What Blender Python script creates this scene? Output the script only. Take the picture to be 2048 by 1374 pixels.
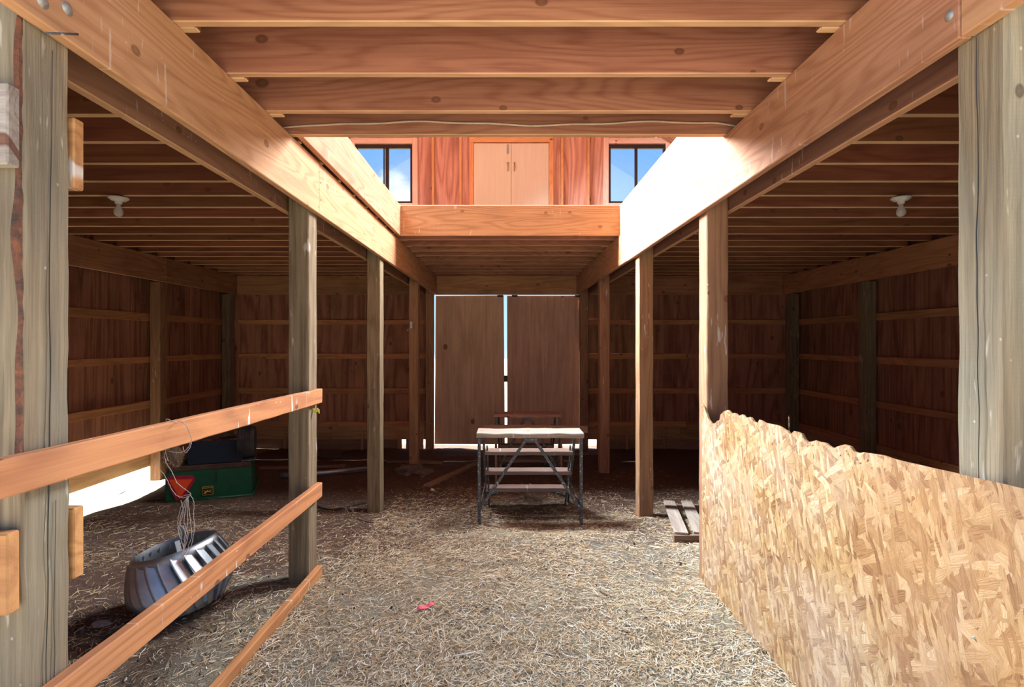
import bpy, bmesh, math, random
import numpy as np
from mathutils import Vector, Matrix, Euler, noise
random.seed(7); np.random.seed(7)
for o in list(bpy.data.objects): bpy.data.objects.remove(o)
C = bpy.context.scene.collection
PI = math.pi
# ------------------------------------------------------------ camera
FPX = 1060.0; CX, CY = 1012.0, 685.0; H = 1.83      # focal length (px of the 2048 frame), vanishing point, eye height
cam = bpy.data.cameras.new('camera'); cam_o = bpy.data.objects.new('camera', cam); C.objects.link(cam_o)
cam.sensor_width = 36; cam.lens = FPX / 2048 * 36
cam.shift_x = (1024 - CX) / 2048; cam.shift_y = -(687 - CY) / 2048
cam.clip_start = 0.02; cam.clip_end = 500
cam_o.location = (0, 0, H); cam_o.rotation_euler = (PI/2, 0, 0)
bpy.context.scene.camera = cam_o
# ------------------------------------------------------------ world: blue sky with drifting cloud
vs = bpy.context.scene.view_settings
vs.view_transform = 'Standard'; vs.look = 'None'; vs.gamma = 1; vs.use_curve_mapping = False
vs.exposure = 1.2
W = bpy.data.worlds.new('sky'); bpy.context.scene.world = W; W.use_nodes = True
nt = W.node_tree; nt.nodes.clear()
def N(nt, t, **k):
    n = nt.nodes.new(t)
    for a, b in k.items():
        if a.startswith('i_'):
            n.inputs[int(a[2:]) if a[2:].isdigit() else a[2:].replace('_', ' ')].default_value = b
        else: setattr(n, a, b)
    return n
def L(nt, a, b): nt.links.new(a, b)
def ramp(nt, fac, stops, interp='LINEAR'):
    r = N(nt, 'ShaderNodeValToRGB'); cr = r.color_ramp; cr.interpolation = interp
    while len(cr.elements) < len(stops): cr.elements.new(0.5)
    for e, (p, c) in zip(cr.elements, stops):
        e.position = p; e.color = (c[0], c[1], c[2], 1) if not isinstance(c, (int, float)) else (c, c, c, 1)
    L(nt, fac, r.inputs[0]); return r.outputs[0]
tc = N(nt, 'ShaderNodeTexCoord')
sep = N(nt, 'ShaderNodeSeparateXYZ'); L(nt, tc.outputs['Generated'], sep.inputs[0])
grad = ramp(nt, sep.outputs[2], [(0.0, (.42, .62, .85)), (0.18, (.26, .50, .88)), (0.42, (.10, .32, .80)), (1.0, (.05, .18, .55))])
mp = N(nt, 'ShaderNodeMapping'); mp.inputs['Scale'].default_value = (1, 1, 1.8); mp.inputs['Location'].default_value = (2.35, .4, .62)
L(nt, tc.outputs['Generated'], mp.inputs[0])
cn = N(nt, 'ShaderNodeTexNoise', i_Scale=3.2, i_Detail=9.0, i_Roughness=.58); L(nt, mp.outputs[0], cn.inputs['Vector'])
def puff(c, sig, amp):
    d = N(nt, 'ShaderNodeVectorMath', operation='DISTANCE'); L(nt, tc.outputs['Generated'], d.inputs[0]); d.inputs[1].default_value = c
    q = N(nt, 'ShaderNodeMath', operation='DIVIDE'); L(nt, d.outputs['Value'], q.inputs[0]); q.inputs[1].default_value = sig
    e = N(nt, 'ShaderNodeMath', operation='SUBTRACT'); e.use_clamp = True; e.inputs[0].default_value = 1; L(nt, q.outputs[0], e.inputs[1])
    m = N(nt, 'ShaderNodeMath', operation='MULTIPLY'); L(nt, e.outputs[0], m.inputs[0]); m.inputs[1].default_value = amp; return m.outputs[0]
acc = cn.outputs[0]
for c, sg, am in (((-.180, .95, .245), .10, .42), ((.235, .915, .345), .16, .16), ((-.75, .6, .35), .35, .25), ((.7, .2, .5), .4, .2), ((.1, -.9, .4), .5, .25)):
    a_ = N(nt, 'ShaderNodeMath', operation='ADD'); L(nt, acc, a_.inputs[0]); L(nt, puff(c, sg, am), a_.inputs[1]); acc = a_.outputs[0]
cm = ramp(nt, acc, [(.57, 0), (.72, 1)])
mx = N(nt, 'ShaderNodeMix', data_type='RGBA'); L(nt, cm, mx.inputs['Factor']); L(nt, grad, mx.inputs['A']); mx.inputs['B'].default_value = (.95, .97, 1.0, 1)
bg = N(nt, 'ShaderNodeBackground', i_Strength=0.69); L(nt, mx.outputs['Result'], bg.inputs[0])
wo = N(nt, 'ShaderNodeOutputWorld'); L(nt, bg.outputs[0], wo.inputs[0])
# ------------------------------------------------------------ sun + added area lamps for daylight under two unseen, inferred roof panels
def light(name, kind, loc, target, **k):
    l = bpy.data.lights.new(name, kind); o = bpy.data.objects.new(name, l); C.objects.link(o)
    o.location = loc; o.rotation_euler = (Vector(target) - Vector(loc)).to_track_quat('-Z', 'Y').to_euler()
    for a, b in k.items(): setattr(l, a, b)
    return o
light('sun', 'SUN', (-10, .3, 4.6), (0, 0, 0), energy=30.0, angle=.01, color=(1, .95, .86))
light('added_roof_lamp_left', 'AREA', (-2.3, 5.9, 5.2), (1.3, 3.9, 1.6), energy=720, spread=math.radians(145), shape='RECTANGLE', size=1.3, size_y=2.2, color=(.86, .93, 1))
light('added_roof_lamp_right', 'AREA', (2.3, 5.9, 5.2), (-1.2, 3.7, 2.2), energy=300, spread=math.radians(145), shape='RECTANGLE', size=1.3, size_y=2.2, color=(.92, .96, 1))
# ------------------------------------------------------------ materials
def new_mat(name):
    m = bpy.data.materials.new(name); m.use_nodes = True; m.node_tree.nodes.clear()
    nt = m.node_tree
    out = N(nt, 'ShaderNodeOutputMaterial'); b = N(nt, 'ShaderNodeBsdfPrincipled'); L(nt, b.outputs[0], out.inputs[0])
    return m, nt, b
def mathn(nt, op, a, b=None, c=None, clamp=False):
    n = N(nt, 'ShaderNodeMath', operation=op); n.use_clamp = clamp
    for i, v in enumerate((a, b, c)):
        if v is None: continue
        if isinstance(v, (int, float)): n.inputs[i].default_value = v
        else: L(nt, v, n.inputs[i])
    return n.outputs[0]
def comb(nt, x, y, z):
    n = N(nt, 'ShaderNodeCombineXYZ')
    for i, v in enumerate((x, y, z)):
        if isinstance(v, (int, float)): n.inputs[i].default_value = v
        else: L(nt, v, n.inputs[i])
    return n.outputs[0]
def mixc(nt, fac, a, b, blend='MIX'):
    n = N(nt, 'ShaderNodeMix', data_type='RGBA', blend_type=blend)
    if isinstance(fac, (int, float)): n.inputs['Factor'].default_value = fac
    else: L(nt, fac, n.inputs['Factor'])
    for k, v in (('A', a), ('B', b)):
        if isinstance(v, tuple): n.inputs[k].default_value = (*v[:3], 1)
        else: L(nt, v, n.inputs[k])
    return n.outputs['Result']
def noise_n(nt, vec, scale=1, detail=2, rough=.5, dist=0):
    n = N(nt, 'ShaderNodeTexNoise', i_Scale=scale, i_Detail=detail, i_Roughness=rough, i_Distortion=dist); L(nt, vec, n.inputs['Vector'])
    return n.outputs[0]
def wood(name, light_c, dark_c, knot_c=(.10, .04, .02), ring=.5, fiber=.5, freq=9.0, knots=.55, stain=.3, stain_c=(.10, .05, .03),
         drip=0.0, drip_axis='z', rough=.75, vary=.25, bump=.25, saw=0.0, green=None, wide=1.0, knot_size=.075, lit_edge_c=None):
    m, nt, b = new_mat(name)
    tc = N(nt, 'ShaderNodeTexCoord'); oi = N(nt, 'ShaderNodeObjectInfo')
    s = N(nt, 'ShaderNodeSeparateXYZ'); L(nt, tc.outputs['Object'], s.inputs[0])
    rnd = oi.outputs['Random']
    x = mathn(nt, 'MULTIPLY_ADD', rnd, 61.0, s.outputs[0]); y = mathn(nt, 'MULTIPLY_ADD', rnd, 23.0, s.outputs[1]); z = mathn(nt, 'MULTIPLY_ADD', rnd, 17.0, s.outputs[2])
    v = mathn(nt, 'ADD', s.outputs[2], s.outputs[1]); v = mathn(nt, 'MULTIPLY_ADD', rnd, 17.0, v)
    # knots
    vo = N(nt, 'ShaderNodeTexVoronoi', voronoi_dimensions='2D', i_Scale=1.0)
    L(nt, comb(nt, mathn(nt, 'MULTIPLY', x, 3.4 / wide), mathn(nt, 'MULTIPLY', v, 5.0 / wide), 0), vo.inputs['Vector'])
    kd = vo.outputs['Distance']; kc = N(nt, 'ShaderNodeSeparateColor'); L(nt, vo.outputs['Color'], kc.inputs[0])
    gate = mathn(nt, 'GREATER_THAN', kc.outputs[0], 1 - knots * .62)
    ks = mathn(nt, 'MULTIPLY_ADD', kc.outputs[1], knot_size, knot_size * .5)
    knot = mathn(nt, 'MULTIPLY', mathn(nt, 'SUBTRACT', 1.0, mathn(nt, 'DIVIDE', kd, ks), clamp=True), gate)
    kr = mathn(nt, 'DIVIDE', kd, ks)
    knot = mathn(nt, 'MULTIPLY', knot, 3.2, clamp=True)
    halo = mathn(nt, 'MULTIPLY', mathn(nt, 'POWER', mathn(nt, 'SUBTRACT', 1.0, kd, clamp=True), 7.0), gate)
    # growth rings: contours of a noise stretched along the board, bent round the knots
    wn = noise_n(nt, comb(nt, mathn(nt, 'MULTIPLY', x, .55 / wide), mathn(nt, 'MULTIPLY', y, 5), mathn(nt, 'MULTIPLY', z, 5 / wide)), 1, 1.5, .45)
    ph = mathn(nt, 'MULTIPLY_ADD', halo, 2.2, mathn(nt, 'MULTIPLY', wn, freq * 14))
    rg = mathn(nt, 'MULTIPLY_ADD', mathn(nt, 'SINE', ph), .5, .5)
    rg = mathn(nt, 'POWER', rg, 2.2)
    fb = noise_n(nt, comb(nt, mathn(nt, 'MULTIPLY', x, 5), mathn(nt, 'MULTIPLY', y, 190), mathn(nt, 'MULTIPLY', z, 190)), 1, 3, .6)
    fm = noise_n(nt, comb(nt, mathn(nt, 'MULTIPLY', x, 1.6), mathn(nt, 'MULTIPLY', y, 28), mathn(nt, 'MULTIPLY', z, 28)), 1, 3, .6)
    fl_ = noise_n(nt, comb(nt, mathn(nt, 'MULTIPLY', x, 1.0), mathn(nt, 'MULTIPLY', y, 85), mathn(nt, 'MULTIPLY', z, 85)), 1, 2, .55)
    fsum = mathn(nt, 'ADD', fb, mathn(nt, 'ADD', mathn(nt, 'MULTIPLY', mathn(nt, 'SUBTRACT', fm, .5), 2.2), mathn(nt, 'MULTIPLY', mathn(nt, 'SUBTRACT', fl_, .5), 1.8)))
    fac = mathn(nt, 'ADD', mathn(nt, 'MULTIPLY', rg, ring), mathn(nt, 'MULTIPLY', fsum, fiber), clamp=True)
    col = mixc(nt, fac, light_c, dark_c)
    if green is not None:
        g = ramp(nt, noise_n(nt, comb(nt, mathn(nt, 'MULTIPLY', x, 1.3), mathn(nt, 'MULTIPLY', y, 5), mathn(nt, 'MULTIPLY', z, 5)), 1, 4, .6), [(.42, 0), (.62, 1)])
        col = mixc(nt, mathn(nt, 'MULTIPLY', g, .5), col, mixc(nt, fb, green, tuple(c * .6 for c in green)))
    blot = noise_n(nt, comb(nt, mathn(nt, 'MULTIPLY', x, 1.1), mathn(nt, 'MULTIPLY', y, 3), mathn(nt, 'MULTIPLY', z, 3)), 1, 6, .65)
    st = ramp(nt, blot, [(.45, 0), (.75, 1)])
    col = mixc(nt, mathn(nt, 'MULTIPLY', st, stain), col, mixc(nt, .35, stain_c, col))
    kn = mathn(nt, 'MULTIPLY_ADD', mathn(nt, 'SINE', mathn(nt, 'MULTIPLY', kr, 22.0)), .18, mathn(nt, 'MULTIPLY', kr, .8))
    kcol = mixc(nt, mathn(nt, 'MINIMUM', mathn(nt, 'MAXIMUM', kn, 0.0), 1.0), tuple(c * 2.0 for c in knot_c), tuple(c * .8 for c in knot_c))
    col = mixc(nt, mathn(nt, 'MULTIPLY', knot, .85), col, kcol)
    if lit_edge_c is not None:      # narrow sawn edges painted paler, standing in for light on the undersides
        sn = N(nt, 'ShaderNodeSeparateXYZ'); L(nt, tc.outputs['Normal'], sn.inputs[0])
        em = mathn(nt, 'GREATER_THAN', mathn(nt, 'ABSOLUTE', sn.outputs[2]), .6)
        ec = mixc(nt, fac, lit_edge_c, tuple(c * .72 for c in lit_edge_c))
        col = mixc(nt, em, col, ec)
    if drip > 0:
        a = (x, z) if drip_axis == 'z' else (v, x)
        dn = noise_n(nt, comb(nt, mathn(nt, 'MULTIPLY', a[0], 45), mathn(nt, 'MULTIPLY', a[1], 7), 3.3), 1, 2, .5)
        dn2 = noise_n(nt, comb(nt, x, y, z), 3, 2, .5)
        dm = ramp(nt, mathn(nt, 'MULTIPLY_ADD', mathn(nt, 'SUBTRACT', dn2, .5), .5, dn), [(.70, 0), (.76, 1)])
        col = mixc(nt, mathn(nt, 'MULTIPLY', dm, drip), col, (.75, .70, .65))
        sp = N(nt, 'ShaderNodeTexVoronoi', i_Scale=22.0); L(nt, comb(nt, mathn(nt, 'MULTIPLY', x, .8), y, z), sp.inputs['Vector'])
        sc = N(nt, 'ShaderNodeSeparateColor'); L(nt, sp.outputs['Color'], sc.inputs[0])
        sm = mathn(nt, 'MULTIPLY', mathn(nt, 'LESS_THAN', sp.outputs['Distance'], .08), mathn(nt, 'GREATER_THAN', sc.outputs[0], .72))
        col = mixc(nt, mathn(nt, 'MULTIPLY', sm, drip), col, (.70, .66, .60))
    tint = mathn(nt, 'MULTIPLY_ADD', rnd, vary, 1 - vary * .5)
    hs = N(nt, 'ShaderNodeHueSaturation'); L(nt, tint, hs.inputs['Value']); L(nt, col, hs.inputs['Color'])
    hr = mathn(nt, 'FRACT', mathn(nt, 'MULTIPLY', rnd, 7.31)); L(nt, mathn(nt, 'MULTIPLY_ADD', hr, .016, .492), hs.inputs['Hue'])
    L(nt, hs.outputs[0], b.inputs['Base Color']); b.inputs['Roughness'].default_value = rough; b.inputs['Specular IOR Level'].default_value = .3
    hgt = mathn(nt, 'ADD', mathn(nt, 'MULTIPLY', fb, .7), mathn(nt, 'MULTIPLY', rg, -.25))
    if saw > 0:
        sw = N(nt, 'ShaderNodeTexWave', i_Scale=28.0, i_Distortion=2.0); sw.wave_profile = 'SAW'
        L(nt, comb(nt, x, mathn(nt, 'MULTIPLY', y, .35), mathn(nt, 'MULTIPLY', z, .35)), sw.inputs['Vector'])
        hgt = mathn(nt, 'MULTIPLY_ADD', sw.outputs[1], saw, hgt)
    bp = N(nt, 'ShaderNodeBump', i_Strength=bump, i_Distance=.004); L(nt, hgt, bp.inputs['Height']); L(nt, bp.outputs[0], b.inputs['Normal'])
    return m
M = {}
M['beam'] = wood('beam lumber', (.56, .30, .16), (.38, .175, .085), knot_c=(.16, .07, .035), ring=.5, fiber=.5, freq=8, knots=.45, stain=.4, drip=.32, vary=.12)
M['joist'] = wood('aged joist lumber', (.34, .125, .062), (.20, .066, .034), ring=.45, fiber=.45, freq=4, knots=.55, stain=.6, stain_c=(.10, .035, .02), vary=.35, lit_edge_c=(.74, .47, .25))
M['joist_aisle'] = wood('aisle joist lumber', (.43, .20, .11), (.27, .105, .055), ring=.45, fiber=.55, freq=8, knots=.6, stain=.7, stain_c=(.17, .06, .04), vary=.16, lit_edge_c=(.62, .36, .19), knot_size=.09)
M['outer_beam'] = wood('aged outer beam lumber', (.33, .16, .10), (.20, .09, .055), ring=.4, fiber=.45, freq=4, knots=.4, stain=.6, stain_c=(.09, .045, .03), vary=.1, drip=.3, lit_edge_c=(.55, .30, .16))
M['ledger'] = wood('ledger lumber', (.52, .26, .13), (.34, .145, .065), ring=.45, fiber=.4, freq=4, knots=.5, stain=.8, stain_c=(.09, .04, .02), vary=.2, drip=.15, lit_edge_c=(.60, .33, .17))
M['post'] = wood('rough grey post', (.30, .235, .15), (.155, .11, .065), knot_c=(.06, .04, .03), ring=.3, fiber=.85, freq=5, knots=.5, stain=.45, stain_c=(.09, .06, .04), drip=.4, drip_axis='x', rough=.9, vary=.16, bump=.55, saw=.35)
M['post_green'] = wood('rough green treated post', (.35, .27, .18), (.19, .14, .095), knot_c=(.07, .05, .035), ring=.3, fiber=.85, freq=5, knots=.6, stain=.4, stain_c=(.13, .085, .055), drip=.35, drip_axis='x', rough=.9, vary=.06, bump=.9, saw=.5, green=(.27, .27, .215))
M['post_brown'] = wood('brown post', (.38, .21, .115), (.22, .105, .055), ring=.35, fiber=.5, freq=5, knots=.5, stain=.4, drip=.45, drip_axis='x', rough=.85, vary=.12, bump=.4)
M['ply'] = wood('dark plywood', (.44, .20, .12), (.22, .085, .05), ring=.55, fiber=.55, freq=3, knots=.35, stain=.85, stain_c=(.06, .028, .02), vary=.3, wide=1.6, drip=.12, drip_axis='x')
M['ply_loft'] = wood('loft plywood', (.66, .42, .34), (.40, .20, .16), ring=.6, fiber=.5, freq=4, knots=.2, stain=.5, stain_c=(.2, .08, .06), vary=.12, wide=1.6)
M['ply_door'] = wood('door plywood', (.72, .48, .33), (.46, .27, .18), ring=.25, fiber=.55, freq=3, knots=.12, stain=.65, stain_c=(.28, .17, .13), vary=.1, wide=2.2)
M['girt'] = wood('girt lumber', (.55, .25, .12), (.34, .135, .06), ring=.45, fiber=.4, freq=4, knots=.5, stain=.45, vary=.3)
M['base_ply'] = wood('pale base board', (.50, .28, .15), (.34, .17, .08), ring=.5, fiber=.4, freq=4, knots=.4, stain=.7, stain_c=(.10, .06, .04), vary=.25)
M['pale'] = wood('whitewashed cupboard board', (.64, .64, .54), (.54, .53, .44), ring=.12, fiber=.4, knots=.03, stain=.15, stain_c=(.35, .25, .17), vary=.04, wide=2)
M['casing'] = wood('glare-lightened window casing', (.80, .64, .55), (.64, .46, .38), ring=.3, fiber=.4, knots=.2, stain=.2, vary=.08)  # colour lightened to stand in for glare round the windows
M['stud'] = wood('stud lumber', (.66, .38, .19), (.50, .25, .11), ring=.45, fiber=.4, knots=.35, stain=.2, vary=.12)
M['rail'] = wood('rail lumber', (.60, .29, .11), (.36, .15, .06), ring=.5, fiber=.4, freq=4, knots=.4, stain=.4, stain_c=(.22, .12, .08), drip=.75, vary=.08, bump=.35)
M['gray_wood'] = wood('weathered grey board', (.42, .37, .31), (.25, .20, .16), ring=.3, fiber=.6, knots=.3, stain=.4, drip=.5, vary=.12, rough=.9, bump=.7)
M['red_wood'] = wood('faded red painted board', (.36, .20, .165), (.20, .11, .09), ring=.2, fiber=.6, knots=.2, stain=.5, drip=.6, vary=.1, rough=.85, bump=.5)
M['tread'] = wood('dusty red grey tread', (.36, .26, .215), (.20, .12, .10), ring=.2, fiber=.7, knots=.2, stain=.5, drip=.5, vary=.2, rough=.9, bump=.5)
M['dirt'] = None
M['plank'] = wood('worn plank', (.30, .19, .13), (.17, .10, .07), ring=.3, fiber=.55, knots=.3, stain=.5, drip=.2, vary=.2, rough=.9, bump=.5)
def plain(name, col, rough=.6, metal=0.0, var=.25, scale=8, bump=.1, dirt=None, spots=None):
    m, nt, b = new_mat(name)
    tc = N(nt, 'ShaderNodeTexCoord')
    n1 = noise_n(nt, tc.outputs['Object'], scale, 6, .65)
    f = ramp(nt, n1, [(.35, 0), (.68, 1)])
    dk = dirt if dirt else tuple(c * (1 - var) for c in col)
    c = mixc(nt, f, col, dk) if not dirt else mixc(nt, mathn(nt, 'MULTIPLY', f, var), col, dirt)
    if spots:
        n2 = noise_n(nt, tc.outputs['Object'], 60, 3, .6)
        c = mixc(nt, ramp(nt, n2, [(.60, 0), (.66, 1)]), c, spots)
    L(nt, c, b.inputs['Base Color']); b.inputs['Roughness'].default_value = rough; b.inputs['Metallic'].default_value = metal
    bp = N(nt, 'ShaderNodeBump', i_Strength=bump, i_Distance=.004); L(nt, noise_n(nt, tc.outputs['Object'], scale * 6, 5, .6), bp.inputs['Height']); L(nt, bp.outputs[0], b.inputs['Normal'])
    return m
M['galv'] = plain('galvanised steel', (.55, .60, .66), .52, 1.0, .3, 12)
M['bolt'] = plain('zinc bolt', (.50, .50, .47), .6, .8, .4, 60)
M['dark_steel'] = plain('chipped dark blue steel', (.045, .07, .085), .55, .1, .6, 14, dirt=(.14, .10, .09), spots=(.42, .46, .48))
M['green'] = plain('green painted steel', (.004, .10, .045), .42, 0, .5, 10, dirt=(.012, .035, .022))
M['navy'] = plain('dark navy sheet', (.004, .016, .036), .75, 0, .3, 6)
M['rubber'] = plain('dusty black rubber', (.022, .023, .026), .85, 0, .6, 9, dirt=(.10, .09, .08))
M['brown_iron'] = plain('rusty brown iron', (.11, .06, .045), .85, .1, .5, 18)
M['orange'] = plain('fluorescent orange', (.95, .09, .02), .5, 0, .12, 8)
M['red'] = plain('faded red reflector', (.42, .01, .035), .5, 0, .25, 14)
M['black'] = plain('black decal', (.012, .014, .014), .5, 0, .2)
M['yellow'] = plain('yellow', (.75, .60, .06), .5, 0, .15)
M['white'] = plain('white glazed porcelain', (.75, .74, .70), .3, 0, .1)
M['bronze'] = plain('dark bronze window frame', (.035, .03, .025), .5, .3, .2)
M['paper'] = plain('grey dusty paper', (.42, .37, .36), .9, 0, .3, 20)
M['pink'] = plain('pink plastic ribbon', (.75, .05, .11), .45, 0, .2, 30)
M['twine'] = plain('grey twine', (.40, .33, .31), .9, 0, .4, 60)
M['cable'] = plain('old beige cable', (.62, .47, .34), .7, 0, .2, 30)
M['twig'] = plain('dry twig', (.23, .16, .11), .9, 0, .4, 30)
M['brass'] = plain('aged brass', (.55, .42, .22), .4, .9, .3, 30)
M['bark'] = plain('dark flaking bark strip', (.07, .05, .04), .95, 0, .9, 35, bump=1, dirt=(.33, .12, .06))
M['dirt'] = plain('dusty grey brown dirt', (.17, .12, .10), .95, 0, .5, 12, bump=1)
M['grit'] = plain('dark grit', (.10, .085, .08), .95, 0, .6, 3)
M['yellow_tag'] = plain('yellow plastic tag', (.80, .68, .12), .5, 0, .2)
def glass():
    m = bpy.data.materials.new('window glass'); m.use_nodes = True; nt = m.node_tree; nt.nodes.clear()
    o = N(nt, 'ShaderNodeOutputMaterial'); mx = N(nt, 'ShaderNodeMixShader', i_0=.06)
    t = N(nt, 'ShaderNodeBsdfTransparent'); t.inputs[0].default_value = (.94, .97, .97, 1); g = N(nt, 'ShaderNodeBsdfGlossy', i_Roughness=.03)
    L(nt, t.outputs[0], mx.inputs[1]); L(nt, g.outputs[0], mx.inputs[2]); L(nt, mx.outputs[0], o.inputs[0]); return m
M['glass'] = glass()
def bulb_glass():
    m, nt, b = new_mat('frosted bulb glass'); b.inputs['Base Color'].default_value = (.78, .75, .70, 1); b.inputs['Roughness'].default_value = .35
    b.inputs['Transmission Weight'].default_value = .35; return m
M['bulb'] = bulb_glass()
def osb():
    m, nt, b = new_mat('oriented strand board')
    tc = N(nt, 'ShaderNodeTexCoord'); base = tc.outputs['Object']
    lay = []
    wob = N(nt, 'ShaderNodeTexNoise', i_Scale=14.0, i_Detail=4.0); L(nt, base, wob.inputs['Vector'])
    wv = N(nt, 'ShaderNodeVectorMath', operation='MULTIPLY_ADD'); L(nt, wob.outputs[1], wv.inputs[0]); wv.inputs[1].default_value = (.022,) * 3; L(nt, base, wv.inputs[2])
    for i, (rot, sx, sz) in enumerate(((1.45, 7, 30), (1.05, 8, 34), (1.9, 9, 40), (.4, 9, 34), (2.6, 10, 38), (1.3, 14, 60))):
        mpn = N(nt, 'ShaderNodeMapping'); mpn.inputs['Rotation'].default_value = (0, rot, 0); mpn.inputs['Location'].default_value = (i*3.1, 0, i*1.7); L(nt, wv.outputs[0], mpn.inputs[0])
        sc = N(nt, 'ShaderNodeVectorMath', operation='MULTIPLY'); sc.inputs[1].default_value = (sx, .01, sz); L(nt, mpn.outputs[0], sc.inputs[0])
        vo = N(nt, 'ShaderNodeTexVoronoi', i_Scale=1.0); L(nt, sc.outputs[0], vo.inputs['Vector'])
        s = N(nt, 'ShaderNodeSeparateColor'); L(nt, vo.outputs['Color'], s.inputs[0])
        fs = N(nt, 'ShaderNodeVectorMath', operation='MULTIPLY'); fs.inputs[1].default_value = (sx * 1.1, .01, sz * 7); L(nt, mpn.outputs[0], fs.inputs[0])
        fn = noise_n(nt, fs.outputs[0], 1, 5, .65)
        v = mathn(nt, 'MULTIPLY_ADD', mathn(nt, 'SUBTRACT', fn, .5), 1.1, mathn(nt, 'MULTIPLY_ADD', s.outputs[0], .62, .19))
        lay.append((v, s.outputs[1], vo.outputs['Distance']))
    v, pr, ed = lay[0]; sh = ed
    for (v2, p2, e2) in lay[1:]:
        t = mathn(nt, 'MULTIPLY', mathn(nt, 'SUBTRACT', p2, .55), 9.0, clamp=True)
        it = mathn(nt, 'SUBTRACT', 1.0, t)
        v = mathn(nt, 'ADD', mathn(nt, 'MULTIPLY', v, it), mathn(nt, 'MULTIPLY', v2, t))
        sh = mathn(nt, 'ADD', mathn(nt, 'MULTIPLY', sh, it), mathn(nt, 'MULTIPLY', e2, t))
    col = ramp(nt, v, [(0.10, (.14, .062, .022)), (.28, (.30, .16, .062)), (.5, (.43, .27, .118)), (.72, (.53, .37, .185)), (.95, (.68, .56, .37))])
    col = mixc(nt, 1.0, mixc(nt, 1.0, col, ramp(nt, sh, [(.35, 1.0), (.75, .80)]), 'MULTIPLY'), (1.0, .95, .90), 'MULTIPLY')
    big = ramp(nt, noise_n(nt, base, 1.8, 5, .65), [(.42, 0), (.66, 1)])
    col = mixc(nt, mathn(nt, 'MULTIPLY', big, .5), col, mixc(nt, v, (.36, .25, .18), (.66, .56, .47)))
    sx_ = N(nt, 'ShaderNodeSeparateXYZ'); L(nt, base, sx_.inputs[0])
    near = ramp(nt, mathn(nt, 'MULTIPLY_ADD', noise_n(nt, base, 1.3, 3, .5), .9, mathn(nt, 'MULTIPLY', sx_.outputs[0], .8)), [(-.0, 1), (.02, 1), (.18, 0)])
    col = mixc(nt, mathn(nt, 'MULTIPLY', near, .45), col, mixc(nt, v, (.25, .11, .045), (.46, .25, .115)))
    cr = ramp(nt, noise_n(nt, wv.outputs[0], 40, 6, .75, 2.5), [(.57, 0), (.65, 1)])
    col = mixc(nt, mathn(nt, 'MULTIPLY', cr, .6), col, (.26, .12, .055))
    L(nt, col, b.inputs['Base Color']); b.inputs['Roughness'].default_value = .75; b.inputs['Specular IOR Level'].default_value = .25
    bp = N(nt, 'ShaderNodeBump', i_Strength=.6, i_Distance=.003); L(nt, mathn(nt, 'MULTIPLY_ADD', v, 1.2, mathn(nt, 'MULTIPLY', sh, -.6)), bp.inputs['Height']); L(nt, bp.outputs[0], b.inputs['Normal'])
    return m
M['osb'] = osb()
def floor_mat():
    m, nt, b = new_mat('dirt and chaff floor')
    tc = N(nt, 'ShaderNodeTexCoord'); P = tc.outputs['Object']
    s = N(nt, 'ShaderNodeSeparateXYZ'); L(nt, P, s.inputs[0])
    big = noise_n(nt, P, 1.1, 5, .6)
    # how much chaff lies on the dirt: the front of the aisle is deep in it, the back is bare
    cover = mathn(nt, 'MULTIPLY_ADD', mathn(nt, 'SUBTRACT', 4.9, s.outputs[1]), .42, mathn(nt, 'MULTIPLY_ADD', big, 2.2, -.9))
    lat = mathn(nt, 'MULTIPLY', mathn(nt, 'MAXIMUM', mathn(nt, 'SUBTRACT', -.7, s.outputs[0]), 0), .75)
    cover = mathn(nt, 'ADD', mathn(nt, 'SUBTRACT', cover, lat, clamp=True), mathn(nt, 'MULTIPLY', mathn(nt, 'SUBTRACT', -3.95, s.outputs[0]), 2.5, clamp=True), clamp=True)  # chaff raised along the left wall to paint the sunlit floor paler
    dirt = mixc(nt, noise_n(nt, P, 14, 6, .7), (.21, .115, .085), (.085, .05, .042))
    fibre = noise_n(nt, P, 60, 5, .75, 2.5)
    chaff = ramp(nt, fibre, [(.32, (.21, .17, .12)), (.5, (.42, .37, .27)), (.68, (.60, .55, .43))])
    chaff = mixc(nt, ramp(nt, noise_n(nt, P, 4, 5, .6), [(.42, 0), (.66, 1)]), chaff, mixc(nt, fibre, (.33, .34, .27), (.52, .53, .43)))
    col = mixc(nt, mathn(nt, 'MULTIPLY_ADD', cover, .9, .06), dirt, chaff)
    peb = N(nt, 'ShaderNodeTexVoronoi', i_Scale=26.0); L(nt, P, peb.inputs['Vector'])
    pc = N(nt, 'ShaderNodeSeparateColor'); L(nt, peb.outputs['Color'], pc.inputs[0])
    pm = mathn(nt, 'MULTIPLY', mathn(nt, 'LESS_THAN', peb.outputs['Distance'], .22), mathn(nt, 'GREATER_THAN', pc.outputs[0], .86))
    col = mixc(nt, mathn(nt, 'MULTIPLY', pm, .7), col, (.10, .09, .085))
    L(nt, col, b.inputs['Base Color']); b.inputs['Roughness'].default_value = .95; b.inputs['Specular IOR Level'].default_value = .15
    hgt = mathn(nt, 'ADD', fibre, mathn(nt, 'MULTIPLY', noise_n(nt, P, 14, 6, .7), 1.5))
    bp = N(nt, 'ShaderNodeBump', i_Strength=.9, i_Distance=.02); L(nt, hgt, bp.inputs['Height']); L(nt, bp.outputs[0], b.inputs['Normal'])
    return m
M['floor'] = floor_mat()
M['ground'] = plain('pale dry ground', (.36, .33, .28), .95, 0, .25, 2, bump=.6)
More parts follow.
